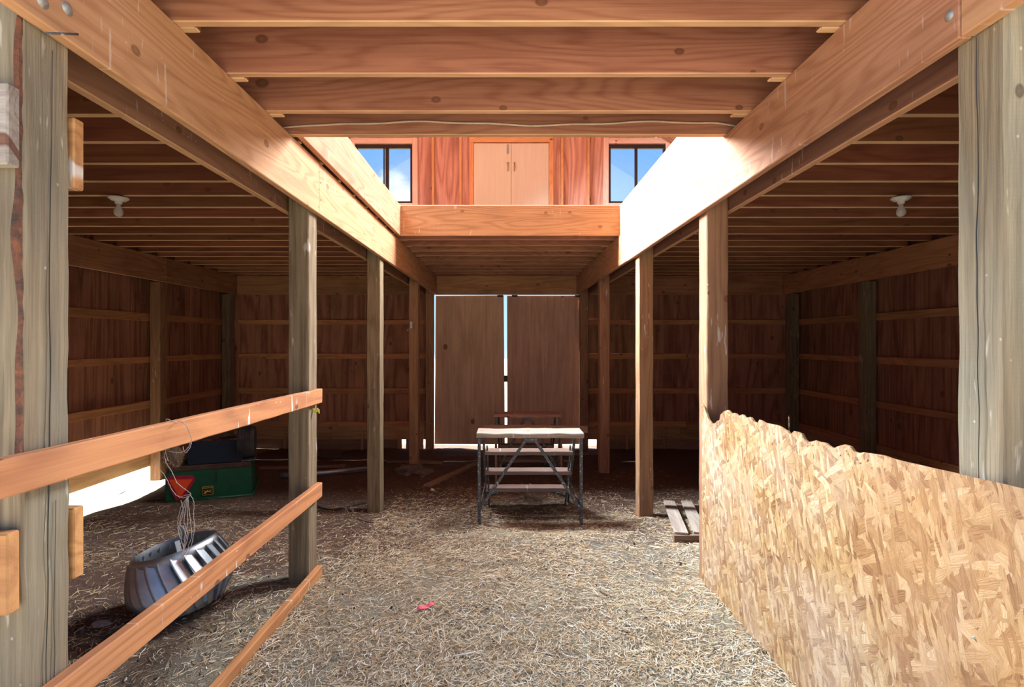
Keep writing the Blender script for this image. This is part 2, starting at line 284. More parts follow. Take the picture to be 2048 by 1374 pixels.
def straw_mat(name, stops):
    m, nt, b = new_mat(name)
    a = N(nt, 'ShaderNodeAttribute', attribute_name='tint')
    L(nt, ramp(nt, a.outputs['Fac'], stops), b.inputs['Base Color'])
    b.inputs['Roughness'].default_value = .8; b.inputs['Specular IOR Level'].default_value = .2
    return m
M['straw'] = straw_mat('straw', [(0, (.16, .12, .08)), (.25, (.42, .28, .15)), (.5, (.60, .46, .27)), (.75, (.68, .62, .47)), (1, (.82, .80, .70))])
# ------------------------------------------------------------ helpers
def tag(o, label=None, cat=None, group=None, kind=None):
    for k, v in (('label', label), ('category', cat), ('group', group), ('kind', kind)):
        if v: o[k] = v
    return o
def adopt(o, parent):
    if parent is not None:
        o.parent = parent; bpy.context.view_layer.update()
        o.matrix_parent_inverse = WM[parent.name].inverted()
WM = {}
def remember(o):
    m = o.matrix_basis.copy()
    WM[o.name] = m; return m
def adopt(o, parent):
    remember(o)
    if parent is not None:
        o.parent = parent; o.matrix_parent_inverse = WM[parent.name].inverted()
def empty(name, loc, label=None, cat=None, group=None, kind=None, rot=(0, 0, 0)):
    o = bpy.data.objects.new(name, None); C.objects.link(o); o.location = loc; o.rotation_euler = rot; o.empty_display_size = .1
    remember(o); return tag(o, label, cat, group, kind)
def link(name, me, mat, parent=None, matrix=None, smooth=False):
    o = bpy.data.objects.new(name, me); C.objects.link(o)
    if mat is not None and len(me.materials) == 0: me.materials.append(mat)
    if matrix is not None: o.matrix_basis = matrix
    if smooth: me.polygons.foreach_set('use_smooth', [True] * len(me.polygons))
    adopt(o, parent); return o
def bm_obj(name, bm, mat, parent=None, matrix=None, smooth=False):
    me = bpy.data.meshes.new(name); bm.to_mesh(me); bm.free()
    return link(name, me, mat, parent, matrix, smooth)
def box_bm(dx, dy, dz, bev=.004, segs=0, jit=0.0):
    """box centred on 0, long axis x; segs cuts along x, jit gives rough sawn edges"""
    bm = bmesh.new(); bmesh.ops.create_cube(bm, size=1); bmesh.ops.scale(bm, vec=(dx, dy, dz), verts=bm.verts)
    if bev > 0: bmesh.ops.bevel(bm, geom=list(bm.edges), offset=min(bev, dx * .3, dy * .3, dz * .3), segments=1, affect='EDGES')
    if segs:
        for i in range(1, segs):
            bmesh.ops.bisect_plane(bm, geom=bm.verts[:] + bm.edges[:] + bm.faces[:], plane_co=(-dx/2 + dx*i/segs, 0, 0), plane_no=(1, 0, 0))
        off = random.random() * 50
        for v in bm.verts:
            if abs(v.co.x) < dx/2 - .001:
                n = noise.noise_vector(Vector((v.co.x * 7 + off, v.co.y * 20, v.co.z * 20)))
                v.co.y += n.y * jit; v.co.z += n.z * jit
    return bm
ROT = {'X': Matrix.Identity(4), 'Y': Matrix.Rotation(PI/2, 4, 'Z'), 'Z': Matrix.Rotation(-PI/2, 4, 'Y')}
def board(name, x, y, z, mat, parent=None, axis=None, bev=.004, segs=0, jit=0.0, lean=None):
    """board filling the world box x,y,z; the grain runs along its axis (longest by default)"""
    d = (x[1]-x[0], y[1]-y[0], z[1]-z[0]); c = Vector(((x[0]+x[1])/2, (y[0]+y[1])/2, (z[0]+z[1])/2))
    if axis is None: axis = 'XYZ'[max(range(3), key=lambda i: d[i])]
    dd = {'X': (d[0], d[1], d[2]), 'Y': (d[1], d[0], d[2]), 'Z': (d[2], d[1], d[0])}[axis]
    m = Matrix.Translation(c) @ (lean if lean is not None else Matrix.Identity(4)) @ ROT[axis]
    return bm_obj(name, box_bm(*dd, bev, segs, jit), M[mat] if isinstance(mat, str) else mat, parent, m)
def stick(name, p0, p1, w, t, mat, parent=None, up=(0, 0, 1), bev=.003, segs=0, jit=0.0):
    """board from p0 to p1; w across (towards up), t the other way"""
    p0, p1 = Vector(p0), Vector(p1); X = (p1 - p0).normalized(); up = Vector(up)
    Y = up.cross(X).normalized(); Z = X.cross(Y)
    m = Matrix((X, Y, Z)).transposed().to_4x4(); m.translation = (p0 + p1) / 2
    return bm_obj(name, box_bm((p1 - p0).length, t, w, bev, segs, jit), M[mat], parent, m)
def poly_prism(name, pts, thick, mat, parent, matrix):
    """outline in local x,z extruded along local y"""
    bm = bmesh.new()
    f = [bm.verts.new((a, -thick/2, b)) for a, b in pts]; g = [bm.verts.new((a, thick/2, b)) for a, b in pts]
    bm.faces.new(f); bm.faces.new(g[::-1]); n = len(pts)
    for i in range(n): bm.faces.new((f[i], g[i], g[(i+1) % n], f[(i+1) % n]))
    bmesh.ops.recalc_face_normals(bm, faces=bm.faces)
    return bm_obj(name, bm, mat, parent, matrix)
def lathe_bm(prof, n=32, cap=True):
    bm = bmesh.new(); rings = []
    for r, z in prof: rings.append([bm.verts.new((r*math.cos(2*PI*i/n), r*math.sin(2*PI*i/n), z)) for i in range(n)] if r > 1e-5 else [bm.verts.new((0, 0, z))])
    for a, b in zip(rings, rings[1:]):
        for i in range(n):
            j = (i+1) % n
            if len(a) == 1 and len(b) == 1: continue
            if len(a) == 1: bm.faces.new((a[0], b[i], b[j]))
            elif len(b) == 1: bm.faces.new((a[i], a[j], b[0]))
            else: bm.faces.new((a[i], a[j], b[j], b[i]))
    bmesh.ops.recalc_face_normals(bm, faces=bm.faces); return bm
def tube_into(bm, pts, r, n=6):
    pts = [Vector(p) for p in pts]; prev = None
    for i, p in enumerate(pts):
        d = (pts[min(i+1, len(pts)-1)] - pts[max(i-1, 0)]).normalized()
        a = d.orthogonal().normalized() if prev is None else (prev[1] - d * prev[1].dot(d)).normalized()
        b = d.cross(a)
        rr = r[i] if isinstance(r, (list, tuple)) else r
        ring = [bm.verts.new(p + (a*math.cos(2*PI*k/n) + b*math.sin(2*PI*k/n)) * rr) for k in range(n)]
        if prev:
            for k in range(n): bm.faces.new((prev[0][k], prev[0][(k+1) % n], ring[(k+1) % n], ring[k]))
        else: bm.faces.new(ring[::-1])
        prev = (ring, a)
    bm.faces.new(prev[0])
def tube(name, pts, r, mat, parent=None, n=6, smooth=True):
    bm = bmesh.new(); tube_into(bm, pts, r, n); return bm_obj(name, bm, M[mat], parent, None, smooth)
def spline(pts, k=8):
    """smooth path through pts"""
    pts = [Vector(p) for p in pts]; out = []
    for i in range(len(pts)-1):
        p0, p1, p2, p3 = pts[max(i-1, 0)], pts[i], pts[i+1], pts[min(i+2, len(pts)-1)]
        for j in range(k):
            t = j / k
            out.append(.5*((2*p1) + (p2-p0)*t + (2*p0-5*p1+4*p2-p3)*t*t + (3*p1-p0-3*p2+p3)*t**3))
    return out + [pts[-1]]
# ------------------------------------------------------------ ground
def gz(x, y, fine=True):
    ys = [(-60, .30), (1.2, .34), (3.2, .33), (5.2, .165), (7.5, .07), (9.1, 0.0), (60, -.03)]
    for (a, za), (b, zb) in zip(ys, ys[1:]):
        if y <= b:
            t = min(max((y-a)/(b-a), 0), 1); z = za + (zb-za)*t; break
    else: z = -.03
    z -= .24 * math.exp(-((x+4.85)/.62)**2 - ((y-5.9)/1.2)**2)
    if x < -4.2:
        w = min(1, (-4.2-x)/.5) * max(0, min(1, (7.6-y)/1.2))
        z = z*(1-w) + min(z, -.10)*w
    if x < -4.9: z -= .05
    if y > 2: z += .05*math.exp(-((x-1.15)/.2)**2) * max(0, min(1, (3.4-y)/.6))
    if fine:
        z += .028*noise.noise(Vector((x*1.3, y*1.3, 0))) + .014*noise.noise(Vector((x*4.1, y*4.1, 5))) + .008*noise.noise(Vector((x*11, y*11, 9)))
    return z
def gp(px, py, up=0.0):
    """ground point seen at a pixel of the 2048 frame"""
    d = 4.0
    for _ in range(30):
        x = (px - CX) / FPX * d; d = FPX * (H - gz(x, d) - up) / (py - CY)
    x = (px - CX) / FPX * d
    return Vector((x, d, gz(x, d) + up))
def at(px, py, d): return Vector(((px - CX)/FPX*d, d, H - (py - CY)/FPX*d))
XL, XR = -4.86, 5.01
def grid_mesh(name, xs, ys, mat, skip=None, drop=0.0):
    verts = [(x, y, gz(x, y) - drop) for y in ys for x in xs]; nx = len(xs); faces = []
    for j in range(len(ys)-1):
        for i in range(nx-1):
            if skip and skip((xs[i]+xs[i+1])/2, (ys[j]+ys[j+1])/2): continue
            faces.append((j*nx+i, j*nx+i+1, (j+1)*nx+i+1, (j+1)*nx+i))
    me = bpy.data.meshes.new(name); me.from_pydata(verts, [], faces); me.update()
    return link(name, me, M[mat], None, None, True)
fxs = list(np.arange(-4.90, 5.15, .05)); fys = list(np.arange(-.4, 9.5, .05))
floor = grid_mesh('floor', fxs, fys, 'floor'); tag(floor, kind='structure')
x0, x1, y0, y1 = fxs[0], fxs[-1], fys[0], fys[-1]
gxs = [-60, -40, -25, -16, -11, -8.5, -7, -6, x0] + [x0 + (x1-x0)*i/20 for i in range(1, 20)] + [x1, 6.5, 9, 14, 25, 45, 60]
gys = [-60, -35, -18, -9, -5, -2.5, -1.2, y0] + [y0 + (y1-y0)*i/20 for i in range(1, 20)] + [y1, 10.2, 11.5, 14, 20, 35, 60]
ground = grid_mesh('ground', gxs, gys, 'ground', lambda a, b: x0 < a < x1 and y0 < b < y1, .004); tag(ground, kind='structure')
# ------------------------------------------------------------ ceiling: loft deck with its light well, every joist a part
ZJ, ZD = 2.98, 3.285            # underside and top of the joists
BB = 2.65                        # underside of the beams
XA, XB = -1.19, 1.215            # aisle faces of the beams
YW0, YW1 = 2.972, 5.71           # light well
bm = bmesh.new()
for (a, b, c, d) in ((-4.86, 5.0, 1.2, 2.95), (-4.86, -1.15, 2.95, 5.75), (1.24, 5.0, 2.95, 5.75), (-4.86, 5.0, 5.75, 9.15)):
    r = bmesh.ops.create_cube(bm, size=1, matrix=Matrix.Translation(((a+b)/2, (c+d)/2, ZD + .0105)) @ Matrix.Diagonal((b-a, d-c, .019, 1)))
ceiling = bm_obj('ceiling', bm, M['ply']); tag(ceiling, kind='structure')
JT = .036
for k in range(-3, 18):
    yb = 2.706 + .3675*k
    if yb > 9.05: break
    inwell = YW0 - .05 < yb - JT/2 < YW1 + .03
    e = (-1.182, 1.268) if inwell else (-1.125 + random.uniform(-.01, .01), 1.15 + random.uniform(-.01, .01))
    dz = random.uniform(-.002, .002)
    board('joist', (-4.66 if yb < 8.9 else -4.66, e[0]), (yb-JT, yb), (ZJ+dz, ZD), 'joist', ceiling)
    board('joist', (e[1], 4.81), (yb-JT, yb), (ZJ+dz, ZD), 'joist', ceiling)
    ya = yb - JT - .001
    if not (YW0 - .18 < ya < YW1 + .05):
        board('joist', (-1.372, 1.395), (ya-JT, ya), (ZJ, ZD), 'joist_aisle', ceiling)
board('header_joist', (-1.372, 1.395), (YW0-.04, YW0), (ZJ, ZD), 'joist_aisle', ceiling)
board('header_joist', (-1.136, 1.226), (YW1, YW1+.04), (ZJ, ZD+.026), 'beam', ceiling)
board('trimmer_joist', (-1.174, -1.136), (YW0+.002, YW1+.04), (ZJ, ZD+.024), 'beam', ceiling)
board('trimmer_joist', (1.226, 1.264), (YW0+.002, YW1+.04), (ZJ, ZD+.024), 'beam', ceiling)
# ------------------------------------------------------------ beams (paired planks either side of the post rows)
def beam(label, x, cuts, mat='beam'):
    t = empty('support_beam', ((x[0]+x[1])/2, cuts[0], BB), label, 'beam')
    for a, b in zip(cuts, cuts[1:]):
        j = random.uniform(-.0015, .0015)
        board('plank', (x[0]+j, x[1]+j), (a+.0012, b-.0012), (BB+random.uniform(-.003, .003), ZJ-.001), mat, t)
    return t
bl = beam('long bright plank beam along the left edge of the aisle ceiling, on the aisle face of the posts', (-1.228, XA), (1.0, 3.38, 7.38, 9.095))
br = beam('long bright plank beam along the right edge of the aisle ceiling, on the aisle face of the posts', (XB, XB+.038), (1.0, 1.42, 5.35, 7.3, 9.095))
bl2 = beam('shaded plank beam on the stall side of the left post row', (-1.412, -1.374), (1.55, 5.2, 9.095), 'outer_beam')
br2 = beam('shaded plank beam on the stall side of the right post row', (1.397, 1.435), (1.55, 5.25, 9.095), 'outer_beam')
def bolt(par, p, nx, r=.014):
    bmx = lathe_bm([(0, .005), (r*.5, .0045), (r*.85, .003), (r, .001), (r*1.3, -.001), (r*1.3, -.003)], 16)
    bm_obj('bolt', bmx, M['bolt'], par, Matrix.Translation(p) @ Vector((nx, 0, 0)).to_track_quat('Z', 'Y').to_matrix().to_4x4(), True)
bolt(bl, (XA+.003, 1.36, 2.705), 1); bolt(bl, (XA+.003, 1.437, 2.735), 1); bolt(br, (XB-.003, 1.452, 2.725), -1, .011)
for k in range(5): bolt(bl, (XA+.002, 3.36+.04*(k % 2), 2.69+.055*k), 1, .003)
for k in range(5): bolt(br, (XB-.002, 5.33+.04*(k % 2), 2.69+.055*k), -1, .003)
# ------------------------------------------------------------ aisle posts
def post(label, x, y, mat, segs=22, jit=.0035, z1=None, lean=0.0, zoff=-.12):
    zb = gz((x[0]+x[1])/2, (y[0]+y[1])/2) + zoff
    z1 = z1 or ZJ - .002
    c = Matrix.Rotation(lean, 4, 'Y')
    o = board('timber_post', x, y, (zb, z1), mat, None, 'Z', .006, segs, jit, c)
    tag(o, label, 'post'); return o
pA = post('large rough split post at the left edge of the picture with bark stripe', (-1.374, -1.2315), (1.352, 1.496), 'post_green', 40, .004, 2.99, .0)
pB = post('large rough green-tinged post at the right edge of the picture', (1.259, 1.399), (1.337, 1.48), 'post_green', 40, .005)
post('grey brown rough post left of the aisle where the three rails end', (-1.358, -1.2305), (3.305, 3.45), 'post', 30)
post('knotty grey post second along the left side of the aisle, standing in bare dirt', (-1.362, -1.2305), (5.19, 5.33), 'post')
post('brown post with a galvanised latch plate, left of the aisle towards the big doors', (-1.358, -1.2305), (7.42, 7.56), 'post_brown')
post('brown door post directly left of the big double doors', (-1.36, -1.2305), (8.955, 9.095), 'post_brown')
post('rough post right of the aisle at the far end of the torn board panel', (1.2555, 1.39), (3.31, 3.45), 'post_brown', 30)
post('reddish brown post right of the aisle beside the slatted pallet piece', (1.2555, 1.39), (5.0, 5.14), 'post_brown')
post('smaller brown post right of the aisle next after the one by the pallet', (1.2555, 1.39), (7.1, 7.24), 'post_brown')
post('brown door post directly right of the big double doors', (1.2555, 1.39), (8.955, 9.095), 'post_brown')
# rough details on the two near posts
def wavy_strip(name, x, y, z0, z1, w, t, mat, parent, nrm='x'):
    bm = bmesh.new(); n = 60; prev = None
    for i in range(n+1):
        z = z0 + (z1-z0)*i/n; a = w*(.5 + .25*noise.noise(Vector((0, z*5, 3)))); c = .010*noise.noise(Vector((4, z*2, 3)))
        th = t*(.6+.4*noise.noise(Vector((z*23, 1, 2))))
        q = [(c-a, 0), (c-a*.5, th), (c+a*.5, th*.8), (c+a, 0)]
        if nrm == 'x': r = [bm.verts.new((x+v, y-a+u, z)) for u, v in q]
        else: r = [bm.verts.new((x+u, y-v, z)) for u, v in q]
        if prev:
            for k in range(3): bm.faces.new((prev[k], prev[k+1], r[k+1], r[k]))
        prev = r
    bmesh.ops.recalc_face_normals(bm, faces=bm.faces)
    return bm_obj(name, bm, M[mat], parent)
tag(wavy_strip('bark_strip', -1.2385, 1.375, 1.48, 2.66, .040, .007, 'bark', pA), 'rusty brown flaking bark strip')
def crack(par, pts, w=.0022):
    bm = bmesh.new(); prev = None
    for i, (p, n) in enumerate(pts):
        ww = w*(.35 + .65*math.sin(PI*i/(len(pts)-1)))
        r = [bm.verts.new((p[0], p[1]-ww, p[2])), bm.verts.new((p[0]+.0012*n, p[1], p[2])), bm.verts.new((p[0], p[1]+ww, p[2]))]
        if prev: bm.faces.new((prev[0], prev[1], r[1], r[0])); bm.faces.new((prev[1], prev[2], r[2], r[1]))
        prev = r
    return bm_obj('crack', bm, M['black'], par)
def crack_line(par, X, n, y0, y1, z0, z1, w=.0022):
    pts = [((X, y0+(y1-y0)*i/30 + .006*noise.noise(Vector((i*.3, y0*9, 1))), z0+(z1-z0)*i/30), n) for i in range(31)]
    crack(par, pts, w)
crack_line(pA, -1.2270, 1, 1.41, 1.435, .5, 2.62)
crack_line(pA, -1.2270, 1, 1.43, 1.445, .35, 1.4, .0012)
crack_line(pB, 1.2505, -1, 1.40, 1.41, 1.35, 2.64, .0022)
# board ends nailed across the front and back of the near left post
for (z0, z1, w) in ((2.27, 2.472, 'upper'), (1.155, 1.357, 'lower')):
    tag(board('stall_board', (-3.2, -1.229), (1.306, 1.342), (z0, z1), 'gray_wood' if w == 'upper' else 'rail'), f'{w} of two board ends nailed across the front of the near left post', 'board')
    tag(board('stall_board', (-3.2, -1.229), (1.508, 1.545), (z0, z1), 'rail'), f'{w} of two short board ends peeking out behind the near left post', 'board')
# ------------------------------------------------------------ fence rails on the left of the aisle
def rail(label, z_near, z_far, y0=1.05, y1=3.44):
    o = stick('fence_rail', (-1.2105, y0, z_near), (-1.2105, y1, z_far), .092, .038, 'rail', None, (0, 0, 1), .004, 20, .0025)
    tag(o, label, 'rail'); return o
r1 = rail('top wooden rail of the left fence with twine looped over it', 1.507, 1.485)
r2 = rail('middle wooden rail of the left fence passing in front of the metal vent', .875, .877)
r3 = rail('lowest wooden rail of the left fence, lying on the straw', .385, .340, 1.05)
# ------------------------------------------------------------ outer walls
def wall(name): return empty(name, (0, 0, 0), kind='structure')
WL, WR, WB, WF = wall('wall_left'), wall('wall_right'), wall('wall_rear'), wall('wall_front')
GIRT = ((2.13, 2.222), (1.55, 1.642), (.957, 1.048))
for (Wl, xi, s, ys) in ((WL, -4.66, -1, (1.2, 3.3, 5.2, 7.14, 8.95)), (WR, 4.81, 1, (1.2, 3.3, 5.2, 7.08, 8.95))):
    for y in ys:
        xa, xb = sorted((xi, xi + s*.14))
        board('wall_post', (xa, xb), (y, y+.145), (-.3, BB if 1 else 0), 'post_brown' if (s < 0 and y == 7.14) else 'post', Wl, 'Z', .005, 12, .003)
    ga, gb = sorted((xi + s*.142, xi + s*.18))
    for z0, z1 in GIRT + ((.385, .475),):
        for a, b in ((1.25, 5.2+.07), (5.27, 7.21), (7.212, 9.1)):
            board('girt', (ga, gb), (a+.001, b-.001), (z0+random.uniform(-.012, .012), z1), 'girt', Wl)
    pa, pb = sorted((xi + s*.181, xi + s*.196))
    seams = [1.2, 2.03, 3.25, 4.47, 5.69, 6.91, 8.13, 9.14]
    for a, b in zip(seams, seams[1:]):
        gap = .0035 if (s < 0 and abs(a-8.13) < .01) else 0.0
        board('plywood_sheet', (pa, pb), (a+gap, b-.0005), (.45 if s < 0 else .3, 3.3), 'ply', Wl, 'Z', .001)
    # low skirting plank under the sheets
    ba, bb = sorted((xi + s*.142, xi + s*.176))
    for a, b in ((1.25, 3.4), (3.4, 5.3), (5.3, 7.2), (7.2, 9.1)):
        board('skirting_plank', (ba, bb), (a, b-.002), (.165, .384), 'base_ply', Wl)
    if s < 0: board('skirting_plank', (ba, bb), (7.25, 9.1), (-.25, .163), 'base_ply', Wl)
    if s > 0: board('skirting_plank', (bb+.002, bb+.03), (1.25, 9.1), (-.3, .17), 'plank', Wl)
    la, lb = sorted((xi - s*.001, xi - s*.039))
    for a, b in ((1.25, 3.4), (3.402, 7.20), (7.202, 9.09)):
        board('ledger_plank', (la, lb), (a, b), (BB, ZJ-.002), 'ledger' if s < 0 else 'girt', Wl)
    # galvanised pins over the ledger splice
    for z in (2.72, 2.91):
        for dy in (-.03, 0, .03):
            tube('nail', [(xi - s*.041, 7.14+dy, z), (xi - s*.043, 7.26+dy, z+.004)], .0028, 'bolt', Wl, 5)
    # roof edge wall above the deck
    board('plywood_sheet', (pa, pb), (1.2, 9.14), (3.302, 3.92), 'ply', Wl, 'Y', .001)
# left wall lowest strip stops short: daylight comes in under it.
# rear wall below the deck
YB = 9.14
for (a, b) in ((-4.85, -3.66), (-3.66, -2.44), (-2.44, -1.245), (1.27, 2.49), (2.49, 3.71), (3.71, 5.0)):
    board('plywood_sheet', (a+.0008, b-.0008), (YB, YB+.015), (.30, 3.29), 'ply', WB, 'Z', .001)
for z0, z1 in GIRT + ((.385, .475),):
    for (a, b) in ((-4.6, -2.9), (-2.9, -1.362), (1.392, 3.1), (3.1, 4.80)):
        board('girt', (a+.001, b-.001), (YB-.040, YB-.002), (z0+random.uniform(-.006, .01), z1), 'girt', WB)
for (a, b) in ((-4.83, -3.0), (-3.0, -1.362), (1.392, 3.0), (3.0, 4.95)):
    board('skirting_plank', (a+.001, b-.001), (YB-.034, YB-.001), (.165, .383), 'base_ply', WB)
for (a, b) in ((-4.83, -3.6), (-3.6, -2.62), (-2.619, -1.84), (-1.72, -1.47), (1.56, 2.6), (2.601, 4.9)):
    board('kick_board', (a, b), (YB-.030, YB-.004), (-.25, .163), 'plank', WB)
for (a, b) in ((-4.618, -1.191), (-1.189, 1.213), (1.217, 4.768)):
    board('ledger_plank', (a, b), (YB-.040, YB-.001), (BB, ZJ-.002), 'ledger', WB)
for px in (571, 725, 800, 843, 1253, 1328):
    x = (px-CX)/116.5; w = .045 if px not in (800, 843) else .07
    board('stake', (x-w/2, x+w/2), (YB-.075, YB-.042), (-.15, .28), 'base_ply', WB, 'Z')
# unseen sheets closing the stall fronts, shaped to keep light off the joist faces
for (a, b) in ((-4.85, -1.46), (1.46, 5.0)):
    board('plywood_sheet', (a, b), (1.17, 1.19), (.30, 3.3), 'ply', WF, 'X', .001)
# ------------------------------------------------------------ loft: rear gable, roof, windows, cupboard
def roofz(x): return 7.0 - .632*abs(x)
def psheet(name, pts, y, mat, parent, thick=.015):
    cx = sum(p[0] for p in pts)/len(pts); cz = sum(p[1] for p in pts)/len(pts)
    # local x runs up, so the grain is vertical
    loc = [(p[1]-cz, -(p[0]-cx)) for p in pts]
    return poly_prism(name, loc, thick, M[mat], parent, Matrix.Translation((cx, y, cz)) @ ROT['Z'])
wl, wr = (-2.58, -1.63), (1.785, 2.73); wz = (4.235, 5.245)
cl = (-.555, .735)
ytop = lambda a: roofz(a) - .01
for (a, b) in ((-4.85, wl[0]), (wl[1], -.78), (-.78, cl[0]-.07), (cl[1]+.07, 1.41), (1.41, wr[0]), (wr[1], 5.0)):
    pts = [(a, 3.31), (b, 3.31), (b, ytop(b)), (a, ytop(a))]
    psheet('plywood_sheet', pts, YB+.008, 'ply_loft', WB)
for (a, b), z in ((wl, wz), (wr, wz)):
    psheet('plywood_sheet', [(a, 3.31), (b, 3.31), (b, z[0]), (a, z[0])], YB+.008, 'ply_loft', WB)
    psheet('plywood_sheet', [(a, z[1]), (b, z[1]), (b, ytop(b)), (a, ytop(a))], YB+.008, 'ply_loft', WB)
psheet('plywood_sheet', [(cl[0]-.07, 5.36), (cl[1]+.07, 5.36), (cl[1]+.07, ytop(cl[1]+.07)), (0, 6.98), (cl[0]-.07, ytop(cl[0]-.07))], YB+.008, 'ply_loft', WB)
psheet('plywood_sheet', [(cl[0]-.07, 3.31), (cl[1]+.07, 3.31), (cl[1]+.07, 3.9), (cl[0]-.07, 3.9)], YB+.008, 'ply_loft', WB)
for x in (-3.2, -1.25, -.78, .96, 1.41, 3.2):
    board('stud', (x-.021, x+.021), (YB-.09, YB-.002), (3.31, roofz(x)-.05), 'stud', WB, 'Z')
# cupboard with two leaves
D2 = empty('door_2', (.09, YB, 3.9), kind='structure')
tag(board('door_frame', (cl[0]-.075, cl[0]), (YB-.10, YB), (3.85, 5.25), 'stud', D2, 'Z'))
board('door_frame', (cl[1], cl[1]+.075), (YB-.10, YB), (3.85, 5.25), 'stud', D2, 'Z')
board('door_frame', (cl[0]-.075, cl[1]+.075), (YB-.10, YB), (5.251, 5.38), 'stud', D2, 'X')
for s, (a, b) in ((-1, (cl[0]+.004, .088)), (1, (.092, cl[1]-.004))):
    d = board('door_leaf', (a, b), (YB-.085, YB-.06), (3.86, 5.235), 'pale', D2, 'Z', .003)
    hx = .09 + s*.055
    tube('handle', spline([(hx, YB-.087, 4.76), (hx, YB-.115, 4.77), (hx, YB-.12, 4.82), (hx, YB-.115, 4.89), (hx, YB-.087, 4.90)], 4), .009, 'brass', d, 8)
    for k in range(10): bolt(d, (0, 0, 0), 1, .001) if False else None
la = board('latch', (.012, .052), (YB-.092, YB-.085), (5.07, 5.21), 'galv', D2, 'Z', .002)
board('latch', (.02, .044), (YB-.10, YB-.092), (5.04, 5.10), 'galv', D2, 'Z', .002)
board('cupboard_back', (cl[0]-.07, cl[1]+.07), (YB-.03, YB-.012), (3.86, 5.37), 'ply', D2, 'Z', .001)
# windows
for i, (a, b), mull in ((1, wl, (-2.10, -2.02)), (2, wr, (2.22, 2.27))):
    w = empty(f'window_{i}', ((a+b)/2, YB, wz[0]), kind='structure')
    for (xa, xb, za, zb) in ((a-.02, a+.02, *wz), (b-.02, b+.02, *wz), (a+.02, b-.02, wz[0]-.01, wz[0]+.03), (a+.02, b-.02, wz[1]-.07, wz[1])):
        board('window_frame', (xa, xb), (YB-.01, YB+.04), (za, zb), 'bronze', w, None, .003)
    board('mullion', mull if i == 2 else (mull[0]+.02, mull[1]), (YB+.0, YB+.03), (wz[0]+.03, wz[1]-.07), 'bronze', w, 'Z', .002)
    if i == 1:
        board('mullion', (-2.115, -2.095), (YB+.0, YB+.03), (wz[0]+.03, wz[1]-.07), 'bronze', w, 'Z', .002)
    for xa, xb in ((a+.02, mull[0]), (mull[1], b-.02)):
        board('pane', (xa, xb), (YB+.012, YB+.016), (wz[0]+.03, wz[1]-.07), 'glass', w, 'X', 0)
    for (xa, xb, za, zb) in ((a-.11, a-.022, wz[0]-.09, wz[1]+.1), (b+.022, b+.11, wz[0]-.09, wz[1]+.1), (a-.02, b+.02, wz[1]+.01, wz[1]+.10), (a-.02, b+.02, wz[0]-.10, wz[0]-.012)):
        board('casing', (xa, xb), (YB-.05, YB-.002), (za, zb), 'casing', w, None, .003)
# roof and front gable
RF = wall('roof')
for s in (-1, 1):
    n = Vector((s*.632, 0, 1)).normalized(); t = Vector((s, 0, -.632)).normalized()
    p0 = Vector((0, 0, 7.03)); p1 = Vector((s*5.3, 0, 7.03-.632*5.3))
    # two bands leave a strip for the unseen panel above the added lamp
    for (f0, f1, ya, yb) in ((0, 1, .6, 4.8), (0, 1, 7.1, 9.17), (0, .38, 4.8, 7.1), (.62, 1, 4.8, 7.1)):
        a = p0.lerp(p1, f0); b = p0.lerp(p1, f1)
        stick('roof_panel', (a.x, (ya+yb)/2, a.z), (b.x, (ya+yb)/2, b.z), .02, yb-ya, 'ply', RF, n, 0)
    a = p0.lerp(p1, .38); b = p0.lerp(p1, .62)
    stick('unseen_skylight_panel', (a.x, 5.95, a.z+.01), (b.x, 5.95, b.z+.01), .006, 2.3, 'white', RF, n, 0)
psheet('gable_sheet', [(-4.85, 3.31), (5.0, 3.31), (5.0, roofz(5)), (0, 6.99), (-4.85, roofz(4.85))], 1.2, 'ply', RF)
# ------------------------------------------------------------ big double doors at the back
board('plywood_sheet', (-1.244, 1.269), (YB, YB+.015), (2.662, 3.309), 'ply', WB, 'X', .001)
D1 = empty('door_1', (.05, YB, 0), kind='structure')
tag(psheet('door_leaf', [(-1.236, .075), (-.018, .070), (-.040, 2.645), (-1.212, 2.635)], YB+.028, 'ply_door', D1, .02))
tag(psheet('door_leaf', [(.022, .070), (1.36, .075), (1.352, 2.64), (.018, 2.638)], YB+.028, 'ply_door', D1, .02))
for x in (-.10, .15, 1.24):
    b = board('hinge', (x-.05, x+.05), (YB-.004, YB+.016), (2.615, 2.649), 'brown_iron', D1, 'X', .004)
    for dx in (-.03, 0, .03): bolt(D1, (0, 0, 0), 1, .001) if False else None
board('latch', (-.035, .025), (YB+.004, YB+.016), (1.15, 1.26), 'brown_iron', D1, 'Z', .004)
# ------------------------------------------------------------ OSB panel along the right of the aisle
XO = 1.233
prof = [(1405,808),(1409,812),(1413,826),(1418,838),(1425,849),(1432,847),(1436,842),(1441,840),(1443,828),(1450,822),(1458,821),(1465,826),(1472,826),(1480,832),(1487,831),(1494,836),(1503,835),(1509,842),(1516,846),(1521,841),(1532,845),(1545,848),(1556,850),(1566,856),(1576,862),(1583,869),(1590,862),(1597,863),(1604,867),(1610,878),(1616,884),(1624,884),(1632,880),(1640,883),(1650,886),(1658,891),(1668,899),(1677,892),(1690,889),(1700,893),(1707,900),(1718,908),(1728,904),(1738,906),(1752,908),(1765,910),(1778,915),(1800,921),(1830,928),(1860,935),(1900,944),(1950,956),(2000,967),(2047,979)]
top = []
for px, py in prof:
    d = XO * FPX / (px - CX); top.append((d, H - (py - CY)/FPX*d))
top.append((1.0, top[-1][1]))
bmo = bmesh.new(); n = len(top); TH = .0115
fr, bk, frb, bkb, frt = [], [], [], [], []
